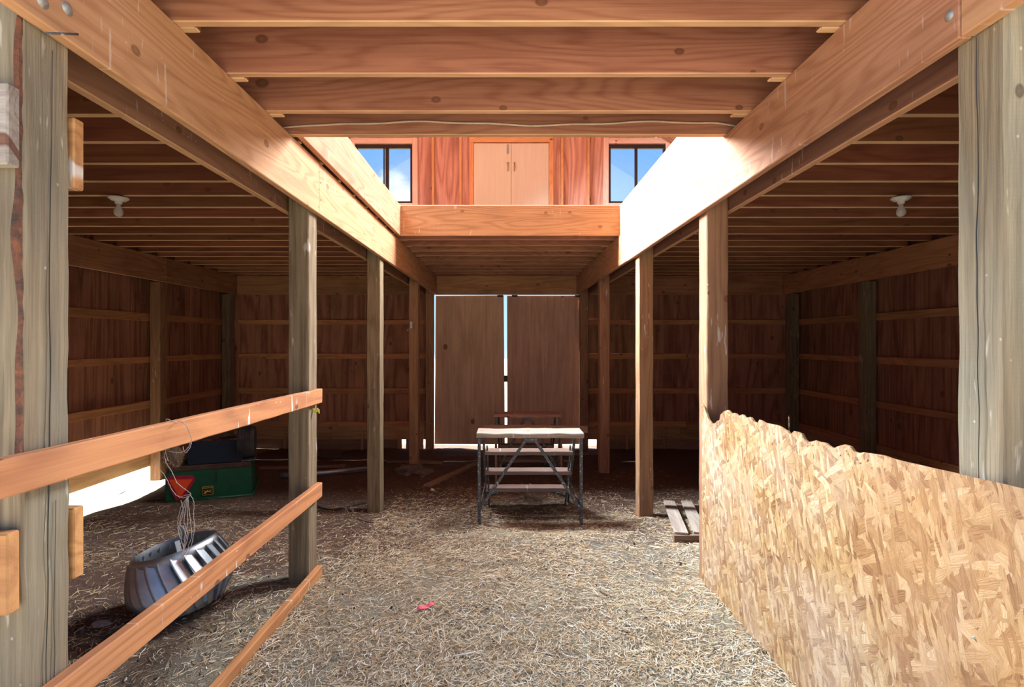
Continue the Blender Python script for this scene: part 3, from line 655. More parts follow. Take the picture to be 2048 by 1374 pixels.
for i, (d, z) in enumerate(top):
    bow = .006*math.sin(d*1.7)
    zb = gz(XO, d) - .05
    e = .0025*noise.noise(Vector((d*60, 0, 0))); z += (.011*noise.noise(Vector((d*38, 2, 0))) if i < n-12 else 0)
    col = []
    for k in range(9):
        t = k/8; zz = zb + (z-zb)*t
        col.append(bmo.verts.new((XO + bow + (e if k == 8 else 0), d, zz)))
    fr.append(col)
    colb = [bmo.verts.new((XO + TH + bow, d, zb)), bmo.verts.new((XO + TH + bow + e, d, z - .002))]
    bk.append(colb)
for i in range(n-1):
    for k in range(8): bmo.faces.new((fr[i][k], fr[i+1][k], fr[i+1][k+1], fr[i][k+1]))
    bmo.faces.new((bk[i][0], bk[i][1], bk[i+1][1], bk[i+1][0]))
    bmo.faces.new((fr[i][8], fr[i+1][8], bk[i+1][1], bk[i][1])); bmo.faces.new((fr[i][0], bk[i][0], bk[i+1][0], fr[i+1][0]))
bmo.faces.new(fr[0] + [bk[0][1], bk[0][0]]); bmo.faces.new((fr[-1] + [bk[-1][1], bk[-1][0]])[::-1])
bmesh.ops.recalc_face_normals(bmo, faces=bmo.faces)
# local frame: x along the aisle, y through the board
mo = Matrix.Translation((XO, 2.2, .9)) @ ROT['Y']
bmesh.ops.transform(bmo, matrix=mo.inverted(), verts=bmo.verts)
ob = bm_obj('strand_board_panel', bmo, M['osb'], None, mo)
tag(ob, 'large tan strand board panel with torn jagged top edge along the right of the aisle', 'board')
for py_, d in ((.95, 3.28), (.7, 3.30), (.62, 1.42), (1.05, 1.40), (.9, 2.3)):
    bolt(ob, (XO-.001+.006*math.sin(d*1.7), d, py_), -1, .0035)
# loose raised flakes where the edge is torn
fl = bmesh.new()
for i in range(45):
    j = random.randrange(0, n-8); d, z = top[j]; d += random.uniform(-.02, .02); z -= random.uniform(.0, .05)
    a = random.uniform(0, PI); Lf = random.uniform(.008, .022); w = random.uniform(.002, .005)
    c, s = math.cos(a)*Lf/2, math.sin(a)*Lf/2; nx, nz = -math.sin(a)*w/2, math.cos(a)*w/2
    x = XO - .002 + .006*math.sin(d*1.7)
    q = [fl.verts.new((x - random.uniform(0, .004), d + u, z + v)) for u, v in ((c+nx, s+nz), (c-nx, s-nz), (-c-nx, -s-nz), (-c+nx, -s+nz))]
    fl.faces.new(q)
bmesh.ops.transform(fl, matrix=mo.inverted(), verts=fl.verts)
o = bm_obj('torn_flakes', fl, M['osb'], ob, mo.copy()); o['kind'] = 'stuff'
# ------------------------------------------------------------ saw horses
def tubep(name, p0, p1, w, t, mat, par, up=(0, 1, 0)): return stick(name, p0, p1, w, t, mat, par, up, .003)
def sawhorse(label, cx, y0, wid, hgt, topmat, treadmat, flip=1, diag=True, rot=0.0):
    """bench on steel angle legs: two straight legs at the front, two raked ones behind that carry the treads"""
    zf = gz(cx, y0) - .01
    t = empty('work_trestle', (cx, y0, zf), label, 'sawhorse')
    hw = wid/2; zt = zf + hgt; f = flip
    tp = board('top_plank', (cx-hw, cx+hw), tuple(sorted((y0-f*.03, y0+f*.27))), (zt-.042, zt), topmat, t, 'X', .006, 24, .008)
    yb = y0 + f*.80; zbk = gz(cx, yb) - .01
    for s in (-1, 1):
        x = cx + s*(hw-.025)
        tubep('leg', (x, y0, zf-.02), (x, y0, zt-.043), .028, .028, 'dark_steel', t)
        xi = cx + s*(hw-.055)
        tubep('leg', (xi, yb, zbk-.02), (xi, y0+f*.20, zt-.043), .045, .022, 'dark_steel', t)
        tubep('leg', (cx + s*(hw-.095), yb-f*.12, gz(cx, yb-.12)-.03), (cx + s*(hw-.085), y0+f*.30, zt-.17), .030, .015, 'dark_steel', t)
        tubep('side_brace', (x-s*.016, y0+f*.02, zf+.20), (xi-s*.012, yb-f*.16, zbk+.30), .022, .01, 'dark_steel', t, (0, 0, 1))
    # treads
    for i, q in enumerate((.24, .52, .78)):
        yy = y0 + f*(.23 + .52*q); zz = zt - .03 - (hgt-.04)*q
        a, b = sorted((yy-f*.085, yy+f*.075))
        board('tread', (cx-hw+.062, cx+hw-.062), (a, b), (zz-.038, zz), treadmat, t, 'X', .005, 14, .003)
    if diag:
        zb = zf + hgt*.18
        for s in (-1, 1):
            tubep('brace', (cx + s*.035, y0-f*.018, zt-.05), (cx + s*(hw-.03), y0-f*.02, zb), .012, .028, 'dark_steel', t)
            tubep('brace', (cx + s*.02, yb-f*.03, zbk+.20), (cx + s*(hw-.06), yb+f*.0, zbk+.07), .012, .026, 'dark_steel', t)
        board('brace_plate', (cx-.06, cx+.06), tuple(sorted((y0-f*.028, y0-f*.012))), (zt-.075, zt-.04), 'dark_steel', t, 'X', .002)
    return t
def fx(px, d): return (px-CX)/FPX*d
d1 = 4.76
sawhorse('front trestle bench with a worn whitish plank top and chipped dark steel legs', .217, d1, .965, .835, 'gray_wood', 'tread')
d2 = 6.45
sawhorse('smaller trestle behind the front one, with a dull red painted plank top', .262, d2, .82, .87, 'red_wood', 'tread', 1, True)
# board lying across the second trestle's front
o = stick('loose_board', (fx(966, 6.28), 6.29, .812), (fx(1176, 6.28), 6.31, .795), .088, .03, 'plank', None, (0, .25, 1), .004, 10, .002)
tag(o, 'wide brown loose board propped level between the two trestles', 'board')
for x in (-.12, .66):
    tag(stick('prop_stake', (x, 6.33, gz(x, 6.3)-.03), (x, 6.33, .84), .03, .025, 'plank', None, (0, 1, 0)), ('left' if x < 0 else 'right') + ' upright stick propping the loose board between the trestles', 'stake')
# ------------------------------------------------------------ light bulbs
def lamp(label, px, d=4.18):
    x = (px-CX)/FPX*d; t = empty('ceiling_lamp', (x, d, ZJ), label, 'lamp', 'bare bulbs on the stall ceilings')
    T = Matrix.Translation((x, d, ZJ))
    bm_obj('lamp_box', lathe_bm([(0, -.0), (.045, 0), (.045, -.012), (0, -.012)], 24), M['bronze'], t, T, True)
    bm_obj('lampholder', lathe_bm([(0, -.012), (.07, -.012), (.072, -.02), (.05, -.038), (.026, -.044), (.024, -.062), (.020, -.064), (0, -.064)], 28), M['white'], t, T, True)
    bm_obj('bulb', lathe_bm([(.014, -.062), (.015, -.075), (.02, -.09), (.030, -.112), (.033, -.128), (.030, -.145), (.02, -.158), (0, -.164)], 28), M['bulb'], t, T, True)
    return t
k4 = 2.706 + .3675*4 - JT/2
lamp('bare bulb on a white holder under the left stall ceiling', 237, k4)
lamp('bare bulb on a white holder under the right stall ceiling', 1802, k4)
# ------------------------------------------------------------ cable strung over the joist at the well
pts = []
for i in range(23):
    px = 566 + (1476-566)*i/22
    py = 247 + 3.5*math.sin(i*.55+1.0) + (5 if i in (0, 22) else 0) + (3*math.sin(i*1.7))*.4
    pts.append(at(px, py, YW0-.048))
tag(tube('power_cable', spline(pts, 4), .0055, 'cable', None, 6), 'beige cable stapled in waves along the last joist before the light well', 'cable')
# iron pin across the near left beam
tag(tube('iron_pin', [at(93, 66, 1.355), at(156, 68.5, 1.43)], .003, 'dark_steel', None, 6), 'thin dark pin stuck through the near end of the left beam', 'nail')
# ------------------------------------------------------------ latch on the third left post
lp = at(822, 652, 7.415)
t = empty('hasp', lp, 'galvanised hasp hanging open on a brown post left of the doors', 'hasp')
board('strap', (lp.x-.012, lp.x+.018), (7.409, 7.4165), (lp.z-.03, lp.z+.06), 'galv', t, 'Z', .001)
tube('hook', spline([(lp.x-.004, 7.408, lp.z-.02), (lp.x-.03, 7.40, lp.z-.055), (lp.x-.05, 7.40, lp.z-.045), (lp.x-.045, 7.40, lp.z-.075)], 4), .004, 'galv', t, 6)
# yellow tag on the first left post
t0 = at(644, 822, 3.36)
bmt = bmesh.new()
bmesh.ops.create_grid(bmt, x_segments=8, y_segments=4, size=1)
for v in bmt.verts:
    v.co = Vector((v.co.x*.021, .006*noise.noise(v.co*3) , v.co.y*.013 + .006*math.sin(v.co.x*5)))
r = bmesh.ops.extrude_face_region(bmt, geom=bmt.faces[:]); bmesh.ops.translate(bmt, vec=(0, .003, 0), verts=[g for g in r['geom'] if isinstance(g, bmesh.types.BMVert)])
o = bm_obj('plastic_tag', bmt, M['yellow_tag'], None, Matrix.Translation((-1.209, 3.375, t0.z)) @ Matrix.Rotation(.1, 4, 'X')); tag(o, 'crumpled yellow plastic tag on the post at the end of the top rail', 'tag')
# ------------------------------------------------------------ twine hanging from the top rail
tw = bmesh.new()
def twp(pts, d, r=.0012, k=6, fuzz=.004):
    P = [at(a, b, d + random.uniform(-.01, .01)) for a, b in pts]
    S = spline(P, k); tube_into(tw, [p + Vector((random.uniform(-1, 1), random.uniform(-1, 1), random.uniform(-1, 1)))*fuzz*.35 for p in S], r, 5)
D = 1.93
twp([(335, 850), (333, 838), (345, 843), (352, 846), (360, 843), (371, 850), (378, 862), (383, 878), (380, 895), (370, 905), (366, 893)], D-.03, .0013)
twp([(328, 905), (332, 925), (345, 945), (352, 962), (366, 975), (382, 988), (372, 990), (362, 995)], D)
twp([(320, 905), (318, 935), (330, 952), (340, 972), (352, 990), (368, 995), (381, 990)], D)
twp([(383, 880), (376, 895), (368, 902), (352, 905), (338, 902), (330, 898), (336, 922)], D)
for i in range(5):
    x = 366 + i*4.2
    twp([(380, 990), (372+i, 998), (x-4, 1015+i*3), (x-6+random.uniform(-5, 5), 1045), (x-4+random.uniform(-7, 7), 1070), (x-6+random.uniform(-9, 5), 1095), (364+random.uniform(-3, 6), 1112 + random.uniform(-10, 8))], D)
twp([(381, 990), (388, 1005), (387, 1030), (389, 1055), (384, 1085), (375, 1108), (361, 1121)], D)
twp([(362, 1000), (366, 1025), (358, 1050), (356, 1060), (364, 1085), (368, 1105), (362, 1122)], D)
o = bm_obj('twine', tw, M['twine'], None); tag(o, 'tangled grey twine hanging in loops from the top rail', 'string')
# ------------------------------------------------------------ turbine roof vent lying under the rail
vc = Vector(((363-CX)/FPX*2.98, 2.98, 0)); vc.z = gz(vc.x, vc.y) + .205
vent = empty('turbine_vent', (vc.x, vc.y, vc.z-.2), 'round galvanised turbine roof vent with curved fins, lying upturned under the middle rail', 'roof vent')
VM = Matrix.Translation(vc) @ Matrix.Rotation(math.radians(1), 4, 'X') @ Matrix.Rotation(math.radians(-13), 4, 'Y') @ Matrix.Scale(1.07, 4)
def vr(t): # bulging profile from collar (t=0) down to the crown (t=1)
    return .195 + .045*math.sin(min(t, .8)/.8*PI*.62) - .13*max(0, t-.55)**1.4*2.0
def vz(t): return .135 - .30*t
vm = None
NV = 22
for i in range(NV):
    if vm is None:
        bmv = bmesh.new(); K = 14; rows = []
        for k in range(K+1):
            t = k/K; r = vr(t); tw_ = t*.38
            row = []
            for (da, dr) in ((0, .010), (.010, .016), (.04, .006), (.20, .000), (.30, -.030)):
                a = da + tw_; row.append(bmv.verts.new(((r+dr)*math.cos(a), (r+dr)*math.sin(a), vz(t))))
            rows.append(row)
        for a, b in zip(rows, rows[1:]):
            for j in range(4): bmv.faces.new((a[j], a[j+1], b[j+1], b[j]))
        vm = bmesh.new; me = bpy.data.meshes.new('vane'); bmv.to_mesh(me); bmv.free(); me.materials.append(M['galv'])
        me.polygons.foreach_set('use_smooth', [True]*len(me.polygons)); vmesh = me
    o = link('vane', vmesh, None, vent, VM @ Matrix.Rotation(2*PI*i/NV, 4, 'Z'))
bm_obj('collar', lathe_bm([(.178, .155), (.198, .15), (.203, .128), (.198, .10), (.192, .10), (.196, .128), (.190, .145), (.178, .15), (.176, .07), (.173, .07), (.178, .155)], 48), M['galv'], vent, VM, True)
bm_obj('crown_plate', lathe_bm([(0, -.172), (.10, -.170), (.15, -.163), (.152, -.158), (.10, -.163), (0, -.165)], 40), M['galv'], vent, VM, True)
for a in (1.9, 3.6, 5.4):
    p = Vector((math.cos(a), math.sin(a), 0))
    bmx = box_bm(.006, .022, .075, .001); bm_obj('bracket', bmx, M['galv'], vent, VM @ Matrix.Translation(p*.178 + Vector((0, 0, .17))) @ Matrix.Rotation(a, 4, 'Z'))
for a in (1.9, 3.6, 5.4):
    pp = [VM @ Vector((0, 0, .06)), VM @ (Vector((math.cos(a), math.sin(a), 0))*.176 + Vector((0, 0, .11)))]
    stick('spoke', pp[0], pp[1], .02, .003, 'brown_iron', vent, (0, 0, 1), .0008)
# ------------------------------------------------------------ overturned green cart
pl, pr_ = Vector((-3.62, 5.62, .14)), Vector((-2.83, 5.90, .13))
ang = math.atan2(pr_.y-pl.y, pr_.x-pl.x); wid = (pr_-pl).xy.length
CZ = min(pl.z, pr_.z) - .012
CM = Matrix.Translation((pl.x, pl.y, CZ)) @ Matrix.Rotation(ang, 4, 'Z')
cart = empty('garden_cart', (pl.x, pl.y, CZ), 'green steel cart tipped over, wheel in the air, with an orange warning triangle', 'cart')
def cbox(name, x, y, z, mat, par=None, bev=.006, rot=None):
    c = Vector(((x[0]+x[1])/2, (y[0]+y[1])/2, (z[0]+z[1])/2))
    m = CM @ Matrix.Translation(c)
    if rot: m = m @ rot
    return bm_obj(name, box_bm(x[1]-x[0], y[1]-y[0], z[1]-z[0], bev), M[mat], par or cart, m)
hb = .325
bt = bmesh.new()   # tapered tub
A = [(0, 0, .012), (wid, 0, .012), (wid, .62, .012), (0, .62, .012)]; B = [(.0, .015, hb), (wid-.01, .015, hb), (wid-.03, .58, hb), (.02, .58, hb)]
va = [bt.verts.new(p) for p in A]; vb = [bt.verts.new(p) for p in B]
for i in range(4): bt.faces.new((va[i], va[(i+1) % 4], vb[(i+1) % 4], vb[i]))
bt.faces.new(vb); bt.faces.new(va[::-1]); bmesh.ops.bevel(bt, geom=bt.edges[:], offset=.012, segments=2, affect='EDGES')
body = bm_obj('tub', bt, M['green'], cart, CM)
tube('rim', [CM @ Vector(p) for p in ((-.008, -.008, .018), (wid+.008, -.008, .018))], .014, 'green', cart, 8)
tube('rim', [CM @ Vector(p) for p in ((wid+.008, -.008, .018), (wid+.008, .63, .018))], .014, 'green', cart, 8)
cbox('pressed_rib', (wid*.60-.006, wid*.60+.006), (-.004, .008), (.19, hb-.01), 'green', None, .002)
cbox('chassis_rail', (.03, wid-.02), (.03, .10), (hb, hb+.055), 'brown_iron')
cbox('chassis_rail', (.03, wid-.02), (.42, .50), (hb, hb+.055), 'brown_iron')
cbox('navy_panel', (.20, .735), (.06, .10), (hb+.055, hb+.30), 'navy', None, .006, Matrix.Rotation(-.08, 4, 'X'))
cbox('axle_bracket', (.02, .17), (.10, .18), (hb+.05, hb+.09), 'brown_iron'); cbox('axle_bracket', (.73, .86), (.04, .30), (hb+.055, hb+.075), 'dark_steel')
tube('axle', [CM @ Vector((.18, .30, hb+.29)), CM @ Vector((wid-.05, .30, hb+.30))], .014, 'brown_iron', cart, 8)
tube('drawbar', spline([CM @ Vector((.20, .14, hb+.27)), CM @ Vector((.42, .15, hb+.325)), CM @ Vector((.50, .15, hb+.345)), CM @ Vector((.74, .16, hb+.34))], 5), .007, 'brown_iron', cart, 6)
for a, b, c in ((.47, .14, .33), (.50, .15, .36), (.53, .15, .345), (.44, .15, .315)):
    cbox('hitch_lug', (a-.02, a+.02), (b-.02, b+.02), (hb+c-.02, hb+c+.018), 'brown_iron', None, .004, Matrix.Rotation(a*9, 4, 'Y'))
def wheel(cx, cy, cz, r, w):
    T = CM @ Matrix.Translation((cx, cy, cz)) @ Matrix.Rotation(PI/2, 4, 'Y')
    prof = [(r*.52, -w*.40), (r*.70, -w*.50), (r*.90, -w*.48), (r*.97, -w*.40)]
    for i in range(9):
        x = -w*.36 + w*.72*i/8
        prof += [(r*.99, x-.006), (r, x-.004), (r, x+.004), (r*.975, x+.006)] if i < 8 else [(r*.99, x)]
    prof += [(r*.97, w*.40), (r*.90, w*.48), (r*.70, w*.50), (r*.52, w*.40)]
    ty = bm_obj('tyre', lathe_bm(prof, 40), M['rubber'], cart, T, True)
    bm_obj('hub', lathe_bm([(0, -w*.3), (r*.2, -w*.3), (r*.25, -w*.2), (r*.5, -w*.28), (r*.53, -w*.4), (r*.53, w*.4), (r*.5, w*.28), (r*.25, w*.2), (r*.2, w*.3), (0, w*.3)], 28), M['brown_iron'], cart, T, True)
wheel(wid-.07, .18, hb+.085+.175, .178, .18)
# SMV triangle, point down, and the decal
FM = CM @ Matrix.Translation((0, -.006, 0)) @ Matrix.Rotation(-.047, 4, 'X')
def face(name, pts, th, mat, par, off=0.0):
    return poly_prism(name, pts, th, M[mat], par, FM @ Matrix.Translation((0, -off, 0)))
tri = face('triangle_border', [(.050, .292), (.255, .285), (.275, .262), (.288, .235), (.175, .030), (.155, .018), (.125, .020), (.105, .032), (.018, .232), (.018, .262)], .004, 'red', body, .004)
face('triangle_plate', [(.040, .252), (.262, .240), (.140, .045)], .003, 'orange', tri, .0075)
def rrect(x0, x1, z0, z1, r, k=4):
    out = []
    for cx, cz, a0 in ((x1-r, z1-r, 0), (x0+r, z1-r, 90), (x0+r, z0+r, 180), (x1-r, z0+r, 270)):
        for i in range(k+1):
            a = math.radians(a0 + 90*i/k); out.append((cx + r*math.cos(a), cz + r*math.sin(a)))
    return out
dx0, dx1, dz0, dz1 = .352, .458, .058, .152
dec = face('decal', rrect(dx0, dx1, dz0, dz1, .016), .002, 'yellow', body, .004)
face('decal_ground', rrect(dx0+.004, dx1-.004, dz0+.004, dz1-.004, .013), .002, 'black', dec, .0055)
# leaping deer, upside down because the cart is
deer = [(.05, .62), (.16, .70), (.22, .58), (.36, .52), (.58, .56), (.66, .66), (.70, .80), (.64, .92), (.72, .86), (.76, .95), (.79, .84), (.90, .80), (.96, .72), (.85, .68), (.80, .54), (.76, .44), (.90, .36), (.98, .22), (.92, .20), (.84, .32), (.70, .36), (.62, .36), (.54, .26), (.52, .14), (.47, .14), (.48, .28), (.44, .38), (.34, .38), (.24, .26), (.06, .18), (.02, .24), (.18, .34), (.24, .46), (.14, .58)]
cxd, czd = (dx0+dx1)/2, (dz0+dz1)/2
dw, dh = .088, .056
face('decal_figure', [(cxd + dw*(.5-u), czd - .011 + dh*(.5-v)) for u, v in deer], .002, 'yellow', dec, .0070)
cu = bpy.data.curves.new('lettering', 'FONT'); cu.body = 'JOHN DEERE'; cu.size = .0175; cu.align_x = 'CENTER'; cu.align_y = 'CENTER'; cu.extrude = .0006
to = bpy.data.objects.new('lettering_tmp', cu); C.objects.link(to)
dg = bpy.context.evaluated_depsgraph_get(); me = bpy.data.meshes.new_from_object(to.evaluated_get(dg)); bpy.data.objects.remove(to)
link('lettering', me, M['yellow'], dec, FM @ Matrix.Translation((cxd, -.0085, dz1-.016)) @ Matrix.Rotation(PI/2, 4, 'X') @ Matrix.Rotation(PI, 4, 'Z'))
# hay caught on the cart's left end
hm = bmesh.new()
for i in range(1500):
    u = Vector((random.gauss(0, 1), random.gauss(0, 1), random.gauss(0, 1))).normalized()*random.uniform(.6, 1)
    p = Vector((.075 + u.x*.10, .0+u.y*.085, hb + .165 + u.z*.125)); a = Vector((random.gauss(0, 1), random.gauss(0, 1), random.gauss(0, 1))).normalized()*random.uniform(.01, .028)
    w = a.orthogonal().normalized()*.0014
    hm.faces.new([hm.verts.new(CM @ q) for q in (p-a-w, p-a+w, p+a+w, p+a-w)])
me = bpy.data.meshes.new('hay_clump'); hm.to_mesh(me); hm.free()
at_ = me.attributes.new('tint', 'FLOAT', 'POINT'); at_.data.foreach_set('value', np.repeat(np.random.rand(1500)*.5, 4))
o = link('hay_clump', me, M['straw']); tag(o, 'fuzzy clump of hay on the left end of the tipped green cart', 'hay', kind='stuff')
hc = bmesh.new(); bmesh.ops.create_icosphere(hc, subdivisions=3, radius=1)
for v in hc.verts: v.co = Vector((.075 + v.co.x*.09, .0 + v.co.y*.075, hb + .16 + v.co.z*.115)) + v.co*.02*noise.noise(v.co*3)
bm_obj('packed_hay', hc, M['twig'], o, CM, True)
# ------------------------------------------------------------ boards, pipe and litter on the ground
def gboard(label, a, b, w=.09, t=.03, mat='plank', lift=0.0, name='loose_board', cat='board'):
    p, q = gp(*a), gp(*b); p.z += t*.5+lift; q.z += t*.5+lift
    o = stick(name, p, q, t, w, mat, None, (0, 0, 1), .003, 10, .002); tag(o, label, cat); return o
gboard('worn plank lying aslant on the dirt left of the front trestle', (855, 974), (955, 928), .10)
gboard('dark board half buried across the dirt behind the green cart and pipe', (520, 938), (690, 934), .09)
gboard('dark board on the dirt behind the foot of the latch plate post', (775, 925), (886, 927), .08)
gboard('narrow brown board on the ground under the second trestle', (1000, 930), (1080, 916), .12)
gboard('short reddish board lying right of the second trestle', (1128, 912), (1200, 908), .10, .025, 'red_wood')
pp = [gp(565, 957), gp(740, 942)]
pipe = tube('steel_pipe', [p + Vector((0, 0, .032)) for p in pp], .032, 'galv', None, 14); tag(pipe, 'grey steel pipe lying on the dirt between two left posts', 'pipe')
tube('coupling', [pp[0].lerp(pp[1], .28) + Vector((0, 0, .032)), pp[0].lerp(pp[1], .36) + Vector((0, 0, .032))], .040, 'brown_iron', pipe, 14)
tube('pipe_cap', [pp[0].lerp(pp[1], -.02) + Vector((0, 0, .032)), pp[0].lerp(pp[1], .1) + Vector((0, 0, .032))], .040, 'dark_steel', pipe, 14)
tag(tube('black_hose', spline([gp(630, 1012)+Vector((0,0,.012)), gp(662, 1022)+Vector((0,0,.012)), gp(700, 1014)+Vector((0,0,.012)), gp(740, 1006)+Vector((0,0,.012))], 5), .009, 'rubber', None, 6), 'thin black hose lying by the foot of the second left post', 'hose')
# piece of pallet by the torn board
pa, pb_, pc, pd = gp(1330, 1012), gp(1352, 1086), gp(1384, 1014), gp(1412, 1082)
pal = empty('pallet_piece', pa, 'broken pallet piece with two grey slats beside the torn strand board', 'pallet')
for (a, b) in ((gp(1338, 1018), gp(1363, 1086)), (gp(1373, 1018), gp(1402, 1086)), (gp(1408, 1018), gp(1441, 1086))):
    a, b = a.copy(), b.copy(); a.z += .075; b.z += .075
    stick('slat', a, b, .018, .108, 'gray_wood', pal, (0, 0, 1), .003, 8, .002)
for (a, b) in ((gp(1334, 1022), gp(1440, 1022)), (gp(1352, 1086), gp(1460, 1086))):
    a, b = a.copy(), b.copy(); a.z += .033; b.z += .033
    a2 = a + (b-a).normalized()*-.02
    stick('bearer', a2, b, .062, .035, 'plank', pal, (0, 0, 1), .003)
# pink ribbon
a, b = gp(835, 1224), gp(867, 1214)
bmp = bmesh.new(); prev = None
ax = (b-a).normalized(); sd = Vector((-ax.y, ax.x, 0))
for i in range(13):
    t = i/12; p = a.lerp(b, t) + Vector((0, 0, .012 + .004*math.sin(t*9))); w = .013*(1 - .3*abs(t-.5))
    r = [bmp.verts.new(p - sd*w), bmp.verts.new(p + sd*w + Vector((0, 0, .008)))]
    if prev: bmp.faces.new((prev[0], prev[1], r[1], r[0]))
    prev = r
ex = bmesh.ops.extrude_face_region(bmp, geom=bmp.faces[:]); bmesh.ops.translate(bmp, vec=(0, 0, .002), verts=[g for g in ex['geom'] if isinstance(g, bmesh.types.BMVert)])
bmesh.ops.recalc_face_normals(bmp, faces=bmp.faces)
tag(bm_obj('plastic_strip', bmp, M['pink']), 'short bright pink plastic strip lying on the straw in the aisle', 'strip')
def litter_stick(name, label, pxs, r, mat, cat='stick'):
    P = [gp(*p) + Vector((0, 0, r+.004)) for p in pxs]
    tag(tube(name, spline(P, 5), r, mat, None, 5), label, cat)
litter_stick('pale_stick', 'thin pale stick on the straw near the bottom centre of the picture', [(905, 1316), (930, 1312), (965, 1305)], .0045, 'white')
litter_stick('twig', 'thin curved twig on the straw beyond the bottom rail', [(502, 1186), (506, 1198), (510, 1216)], .003, 'twine', 'twig')
litter_stick('twig', 'bent twig lying on the straw right of the metal vent', [(480, 1290), (500, 1297), (520, 1300), (545, 1298), (560, 1294)], .003, 'twig', 'twig')
litter_stick('twig', 'grey twig at the lower left of the aisle by the end of the lowest rail', [(845, 1340), (852, 1320), (858, 1300)], .004, 'twig', 'twig')
litter_stick('twig', 'dark short twig on the straw left of the front trestle', [(715, 1040), (730, 1044), (748, 1048)], .006, 'twig', 'twig')
litter_stick('twig', 'dark twig on the pale straw right of the aisle centre', [(1200, 1185), (1212, 1192), (1222, 1197)], .006, 'twig', 'twig')
# crumpled paper
def lump(name, label, px, py, s, mat, cat, seed=0, fl=.35):
    bmx = bmesh.new(); bmesh.ops.create_icosphere(bmx, subdivisions=3, radius=1)
    for v in bmx.verts:
        c = v.co.copy(); k = 1 + .45*noise.noise(c*1.9 + Vector((seed, 0, 0))) + .2*noise.noise(c*5)
        v.co = Vector((c.x*s[0]*k, c.y*s[1]*k, c.z*s[2]*k))
    p = gp(px, py); o = bm_obj(name, bmx, M[mat], None, Matrix.Translation(p + Vector((0, 0, s[2]*.5)))); tag(o, label, cat); return o
lump('crumpled_paper', 'crumpled grey paper on the dirt at the lower left, behind the near post', 201, 1250, (.050, .03, .012), 'paper', 'paper', 3)
lump('stone', 'small pale stone by the end of the slanting plank left of the trestle', 865, 981, (.022, .018, .014), 'white', 'stone', 5)
lump('stone', 'small dark clod on the pale straw near the torn board', 1358, 1130, (.022, .02, .012), 'black', 'clod', 6)
lump('dirt_mound', 'low mound of dirt around the foot of the latch plate post', 826, 948, (.24, .16, .08), 'dirt', 'dirt', 8)
# dry brush
def brush(name, label, px, py, R, n, seed, up=.6, cat='brush'):
    random.seed(seed); bmx = bmesh.new(); p0 = gp(px, py)
    for i in range(n):
        a = random.uniform(0, 2*PI); l = random.uniform(.4, 1)*R; P = [p0 + Vector((random.uniform(-.3, .3)*R, random.uniform(-.2, .2)*R, 0))]
        dirv = Vector((math.cos(a), math.sin(a)*.6, random.uniform(.1, up)))
        for k in range(4):
            dirv = (dirv + Vector((random.gauss(0, .35), random.gauss(0, .35), random.gauss(-.06, .25)))).normalized(); P.append(P[-1] + dirv*l/4)
        for q in P: q.z = max(q.z, gz(q.x, q.y, False) + .002)
        tube_into(bmx, P, [.0028, .0025, .002, .0015, .001], 3)
    o = bm_obj(name, bmx, M['twig'], None); tag(o, label, cat); return o
brush('dry_brush', 'dark clump of dry brush on the ground under the front trestle', 1066, 1000, .30, 150, 3, .5)
brush('dry_brush', 'spindly dry weed stalks at the rear wall between two left posts', 662, 916, .45, 60, 4, 2.5)
brush('dry_brush', 'thin dry stalks on the ground beside the second left post', 700, 1034, .25, 12, 5, 1.6)
brush('dry_brush', 'few bare twigs sprawled on the straw beyond the metal vent', 430, 1272, .22, 12, 6, .4)
brush('dry_brush', 'clump of dry stalks at the foot of the latch plate post', 826, 938, .26, 50, 7, .5)
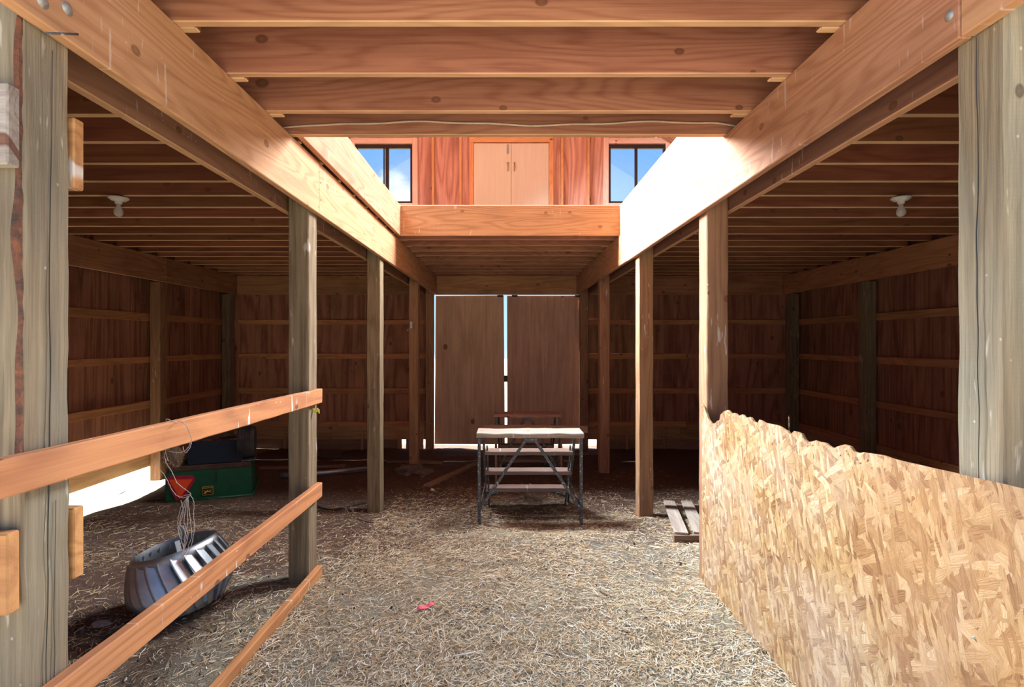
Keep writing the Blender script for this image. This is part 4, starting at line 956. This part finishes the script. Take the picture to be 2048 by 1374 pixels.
# ------------------------------------------------------------ straw: thousands of strands, one object
rng = np.random.default_rng(5)
def straws(name, nS, region, lab, lmin, lmax, w, dens, lift=.012):
    out = []
    while len(out) < nS:
        X = rng.uniform(region[0], region[1], nS); Y = region[2] + (region[3]-region[2])*rng.random(nS)**1.5
        for x, y in zip(X, Y):
            if abs((x)*FPX/y) > 1090: continue
            if rng.random() < dens(x, y): out.append((x, y))
            if len(out) >= nS: break
    P = np.array(out[:nS]); 
    nx, ny = 220, 240
    gx = np.linspace(region[0]-.1, region[1]+.1, nx); gy = np.linspace(region[2]-.1, region[3]+.1, ny)
    Z = np.array([[gz(a, b) for a in gx] for b in gy])
    def zat(x, y):
        u = np.clip((x-gx[0])/(gx[-1]-gx[0])*(nx-1), 0, nx-1.001); v = np.clip((y-gy[0])/(gy[-1]-gy[0])*(ny-1), 0, ny-1.001)
        i, j = u.astype(int), v.astype(int); fu, fv = u-i, v-j
        return Z[j, i]*(1-fu)*(1-fv) + Z[j, i+1]*fu*(1-fv) + Z[j+1, i]*(1-fu)*fv + Z[j+1, i+1]*fu*fv
    ang = rng.uniform(0, 2*PI, nS); ln = lmin + (lmax-lmin)*rng.random(nS)**2.2; bend = rng.normal(0, .5, nS); ww = w*rng.uniform(.6, 1.4, nS)
    z0 = rng.uniform(.001, lift, nS); V = np.zeros((nS, 6, 3))
    px, py = P[:, 0].copy(), P[:, 1].copy(); a = ang.copy(); zz = z0.copy(); slope = rng.normal(0, .12, nS)
    for k in range(3):
        sx, sy = -np.sin(a)*ww, np.cos(a)*ww; z = zat(px, py) + np.maximum(zz, .001)
        V[:, 2*k] = np.stack([px-sx, py-sy, z], 1); V[:, 2*k+1] = np.stack([px+sx, py+sy, z + ww*rng.uniform(0, 1.6, nS)], 1)
        px += np.cos(a)*ln/2; py += np.sin(a)*ln/2; a += bend; zz += slope*ln/2
    me = bpy.data.meshes.new(name); me.vertices.add(nS*6); me.vertices.foreach_set('co', V.reshape(-1))
    base = (np.arange(nS)*6)[:, None]; q = (base + np.array([[0, 1, 3, 2, 2, 3, 5, 4]])).reshape(-1)
    me.loops.add(nS*8); me.loops.foreach_set('vertex_index', q); me.polygons.add(nS*2)
    me.polygons.foreach_set('loop_start', np.arange(nS*2)*4); me.update(calc_edges=True)
    at_ = me.attributes.new('tint', 'FLOAT', 'POINT')
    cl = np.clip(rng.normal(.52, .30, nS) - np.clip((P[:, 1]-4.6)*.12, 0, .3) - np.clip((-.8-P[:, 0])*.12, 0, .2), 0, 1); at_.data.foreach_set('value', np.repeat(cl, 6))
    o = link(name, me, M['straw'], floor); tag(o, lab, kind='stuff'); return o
def dens(x, y):
    f = .55 + .5*noise.noise(Vector((x*1.7, y*1.7, 2))) + .25*noise.noise(Vector((x*5, y*5, 7)))
    if x < -1.2: f *= .33
    f *= 1.0 if y < 4.6 else max(.05, 1 - (y-4.6)*.55)
    return f
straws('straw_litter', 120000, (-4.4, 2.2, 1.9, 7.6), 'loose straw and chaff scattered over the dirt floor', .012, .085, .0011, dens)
# grit, clods and droppings
bmg = bmesh.new(); random.seed(11)
for i in range(900):
    y = random.uniform(2.0, 6.5); x = random.uniform(-3.2, 1.2)
    if abs(x)*FPX/y > 1050: continue
    r = random.uniform(.003, .010) * (1.6 if random.random() < .06 else 1)
    m = Matrix.Translation((x, y, gz(x, y) + r*.4)) @ Euler((random.random()*6, random.random()*6, random.random()*6)).to_matrix().to_4x4() @ Matrix.Diagonal((r, r*random.uniform(.5, .9), r*.6, 1))
    bmesh.ops.create_icosphere(bmg, subdivisions=1, radius=1, matrix=m)
o = bm_obj('grit', bmg, M['grit'], floor); o['kind'] = 'stuff'
bmg = bmesh.new()
for i in range(90):
    y = random.uniform(2.1, 5.0); x = random.uniform(-2.2, 1.15); l = random.uniform(.006, .02); a = random.uniform(0, PI)
    m = Matrix.Translation((x, y, gz(x, y) + .008)) @ Matrix.Rotation(a, 4, 'Z') @ Matrix.Diagonal((l, l*.35, .002, 1))
    bmesh.ops.create_icosphere(bmg, subdivisions=1, radius=1, matrix=m)
o = bm_obj('pale_chips', bmg, M['white'], floor); o['kind'] = 'stuff'
for o in list(bpy.data.objects):
    if o.type == 'MESH' and not o.data.materials: print('no material', o.name)
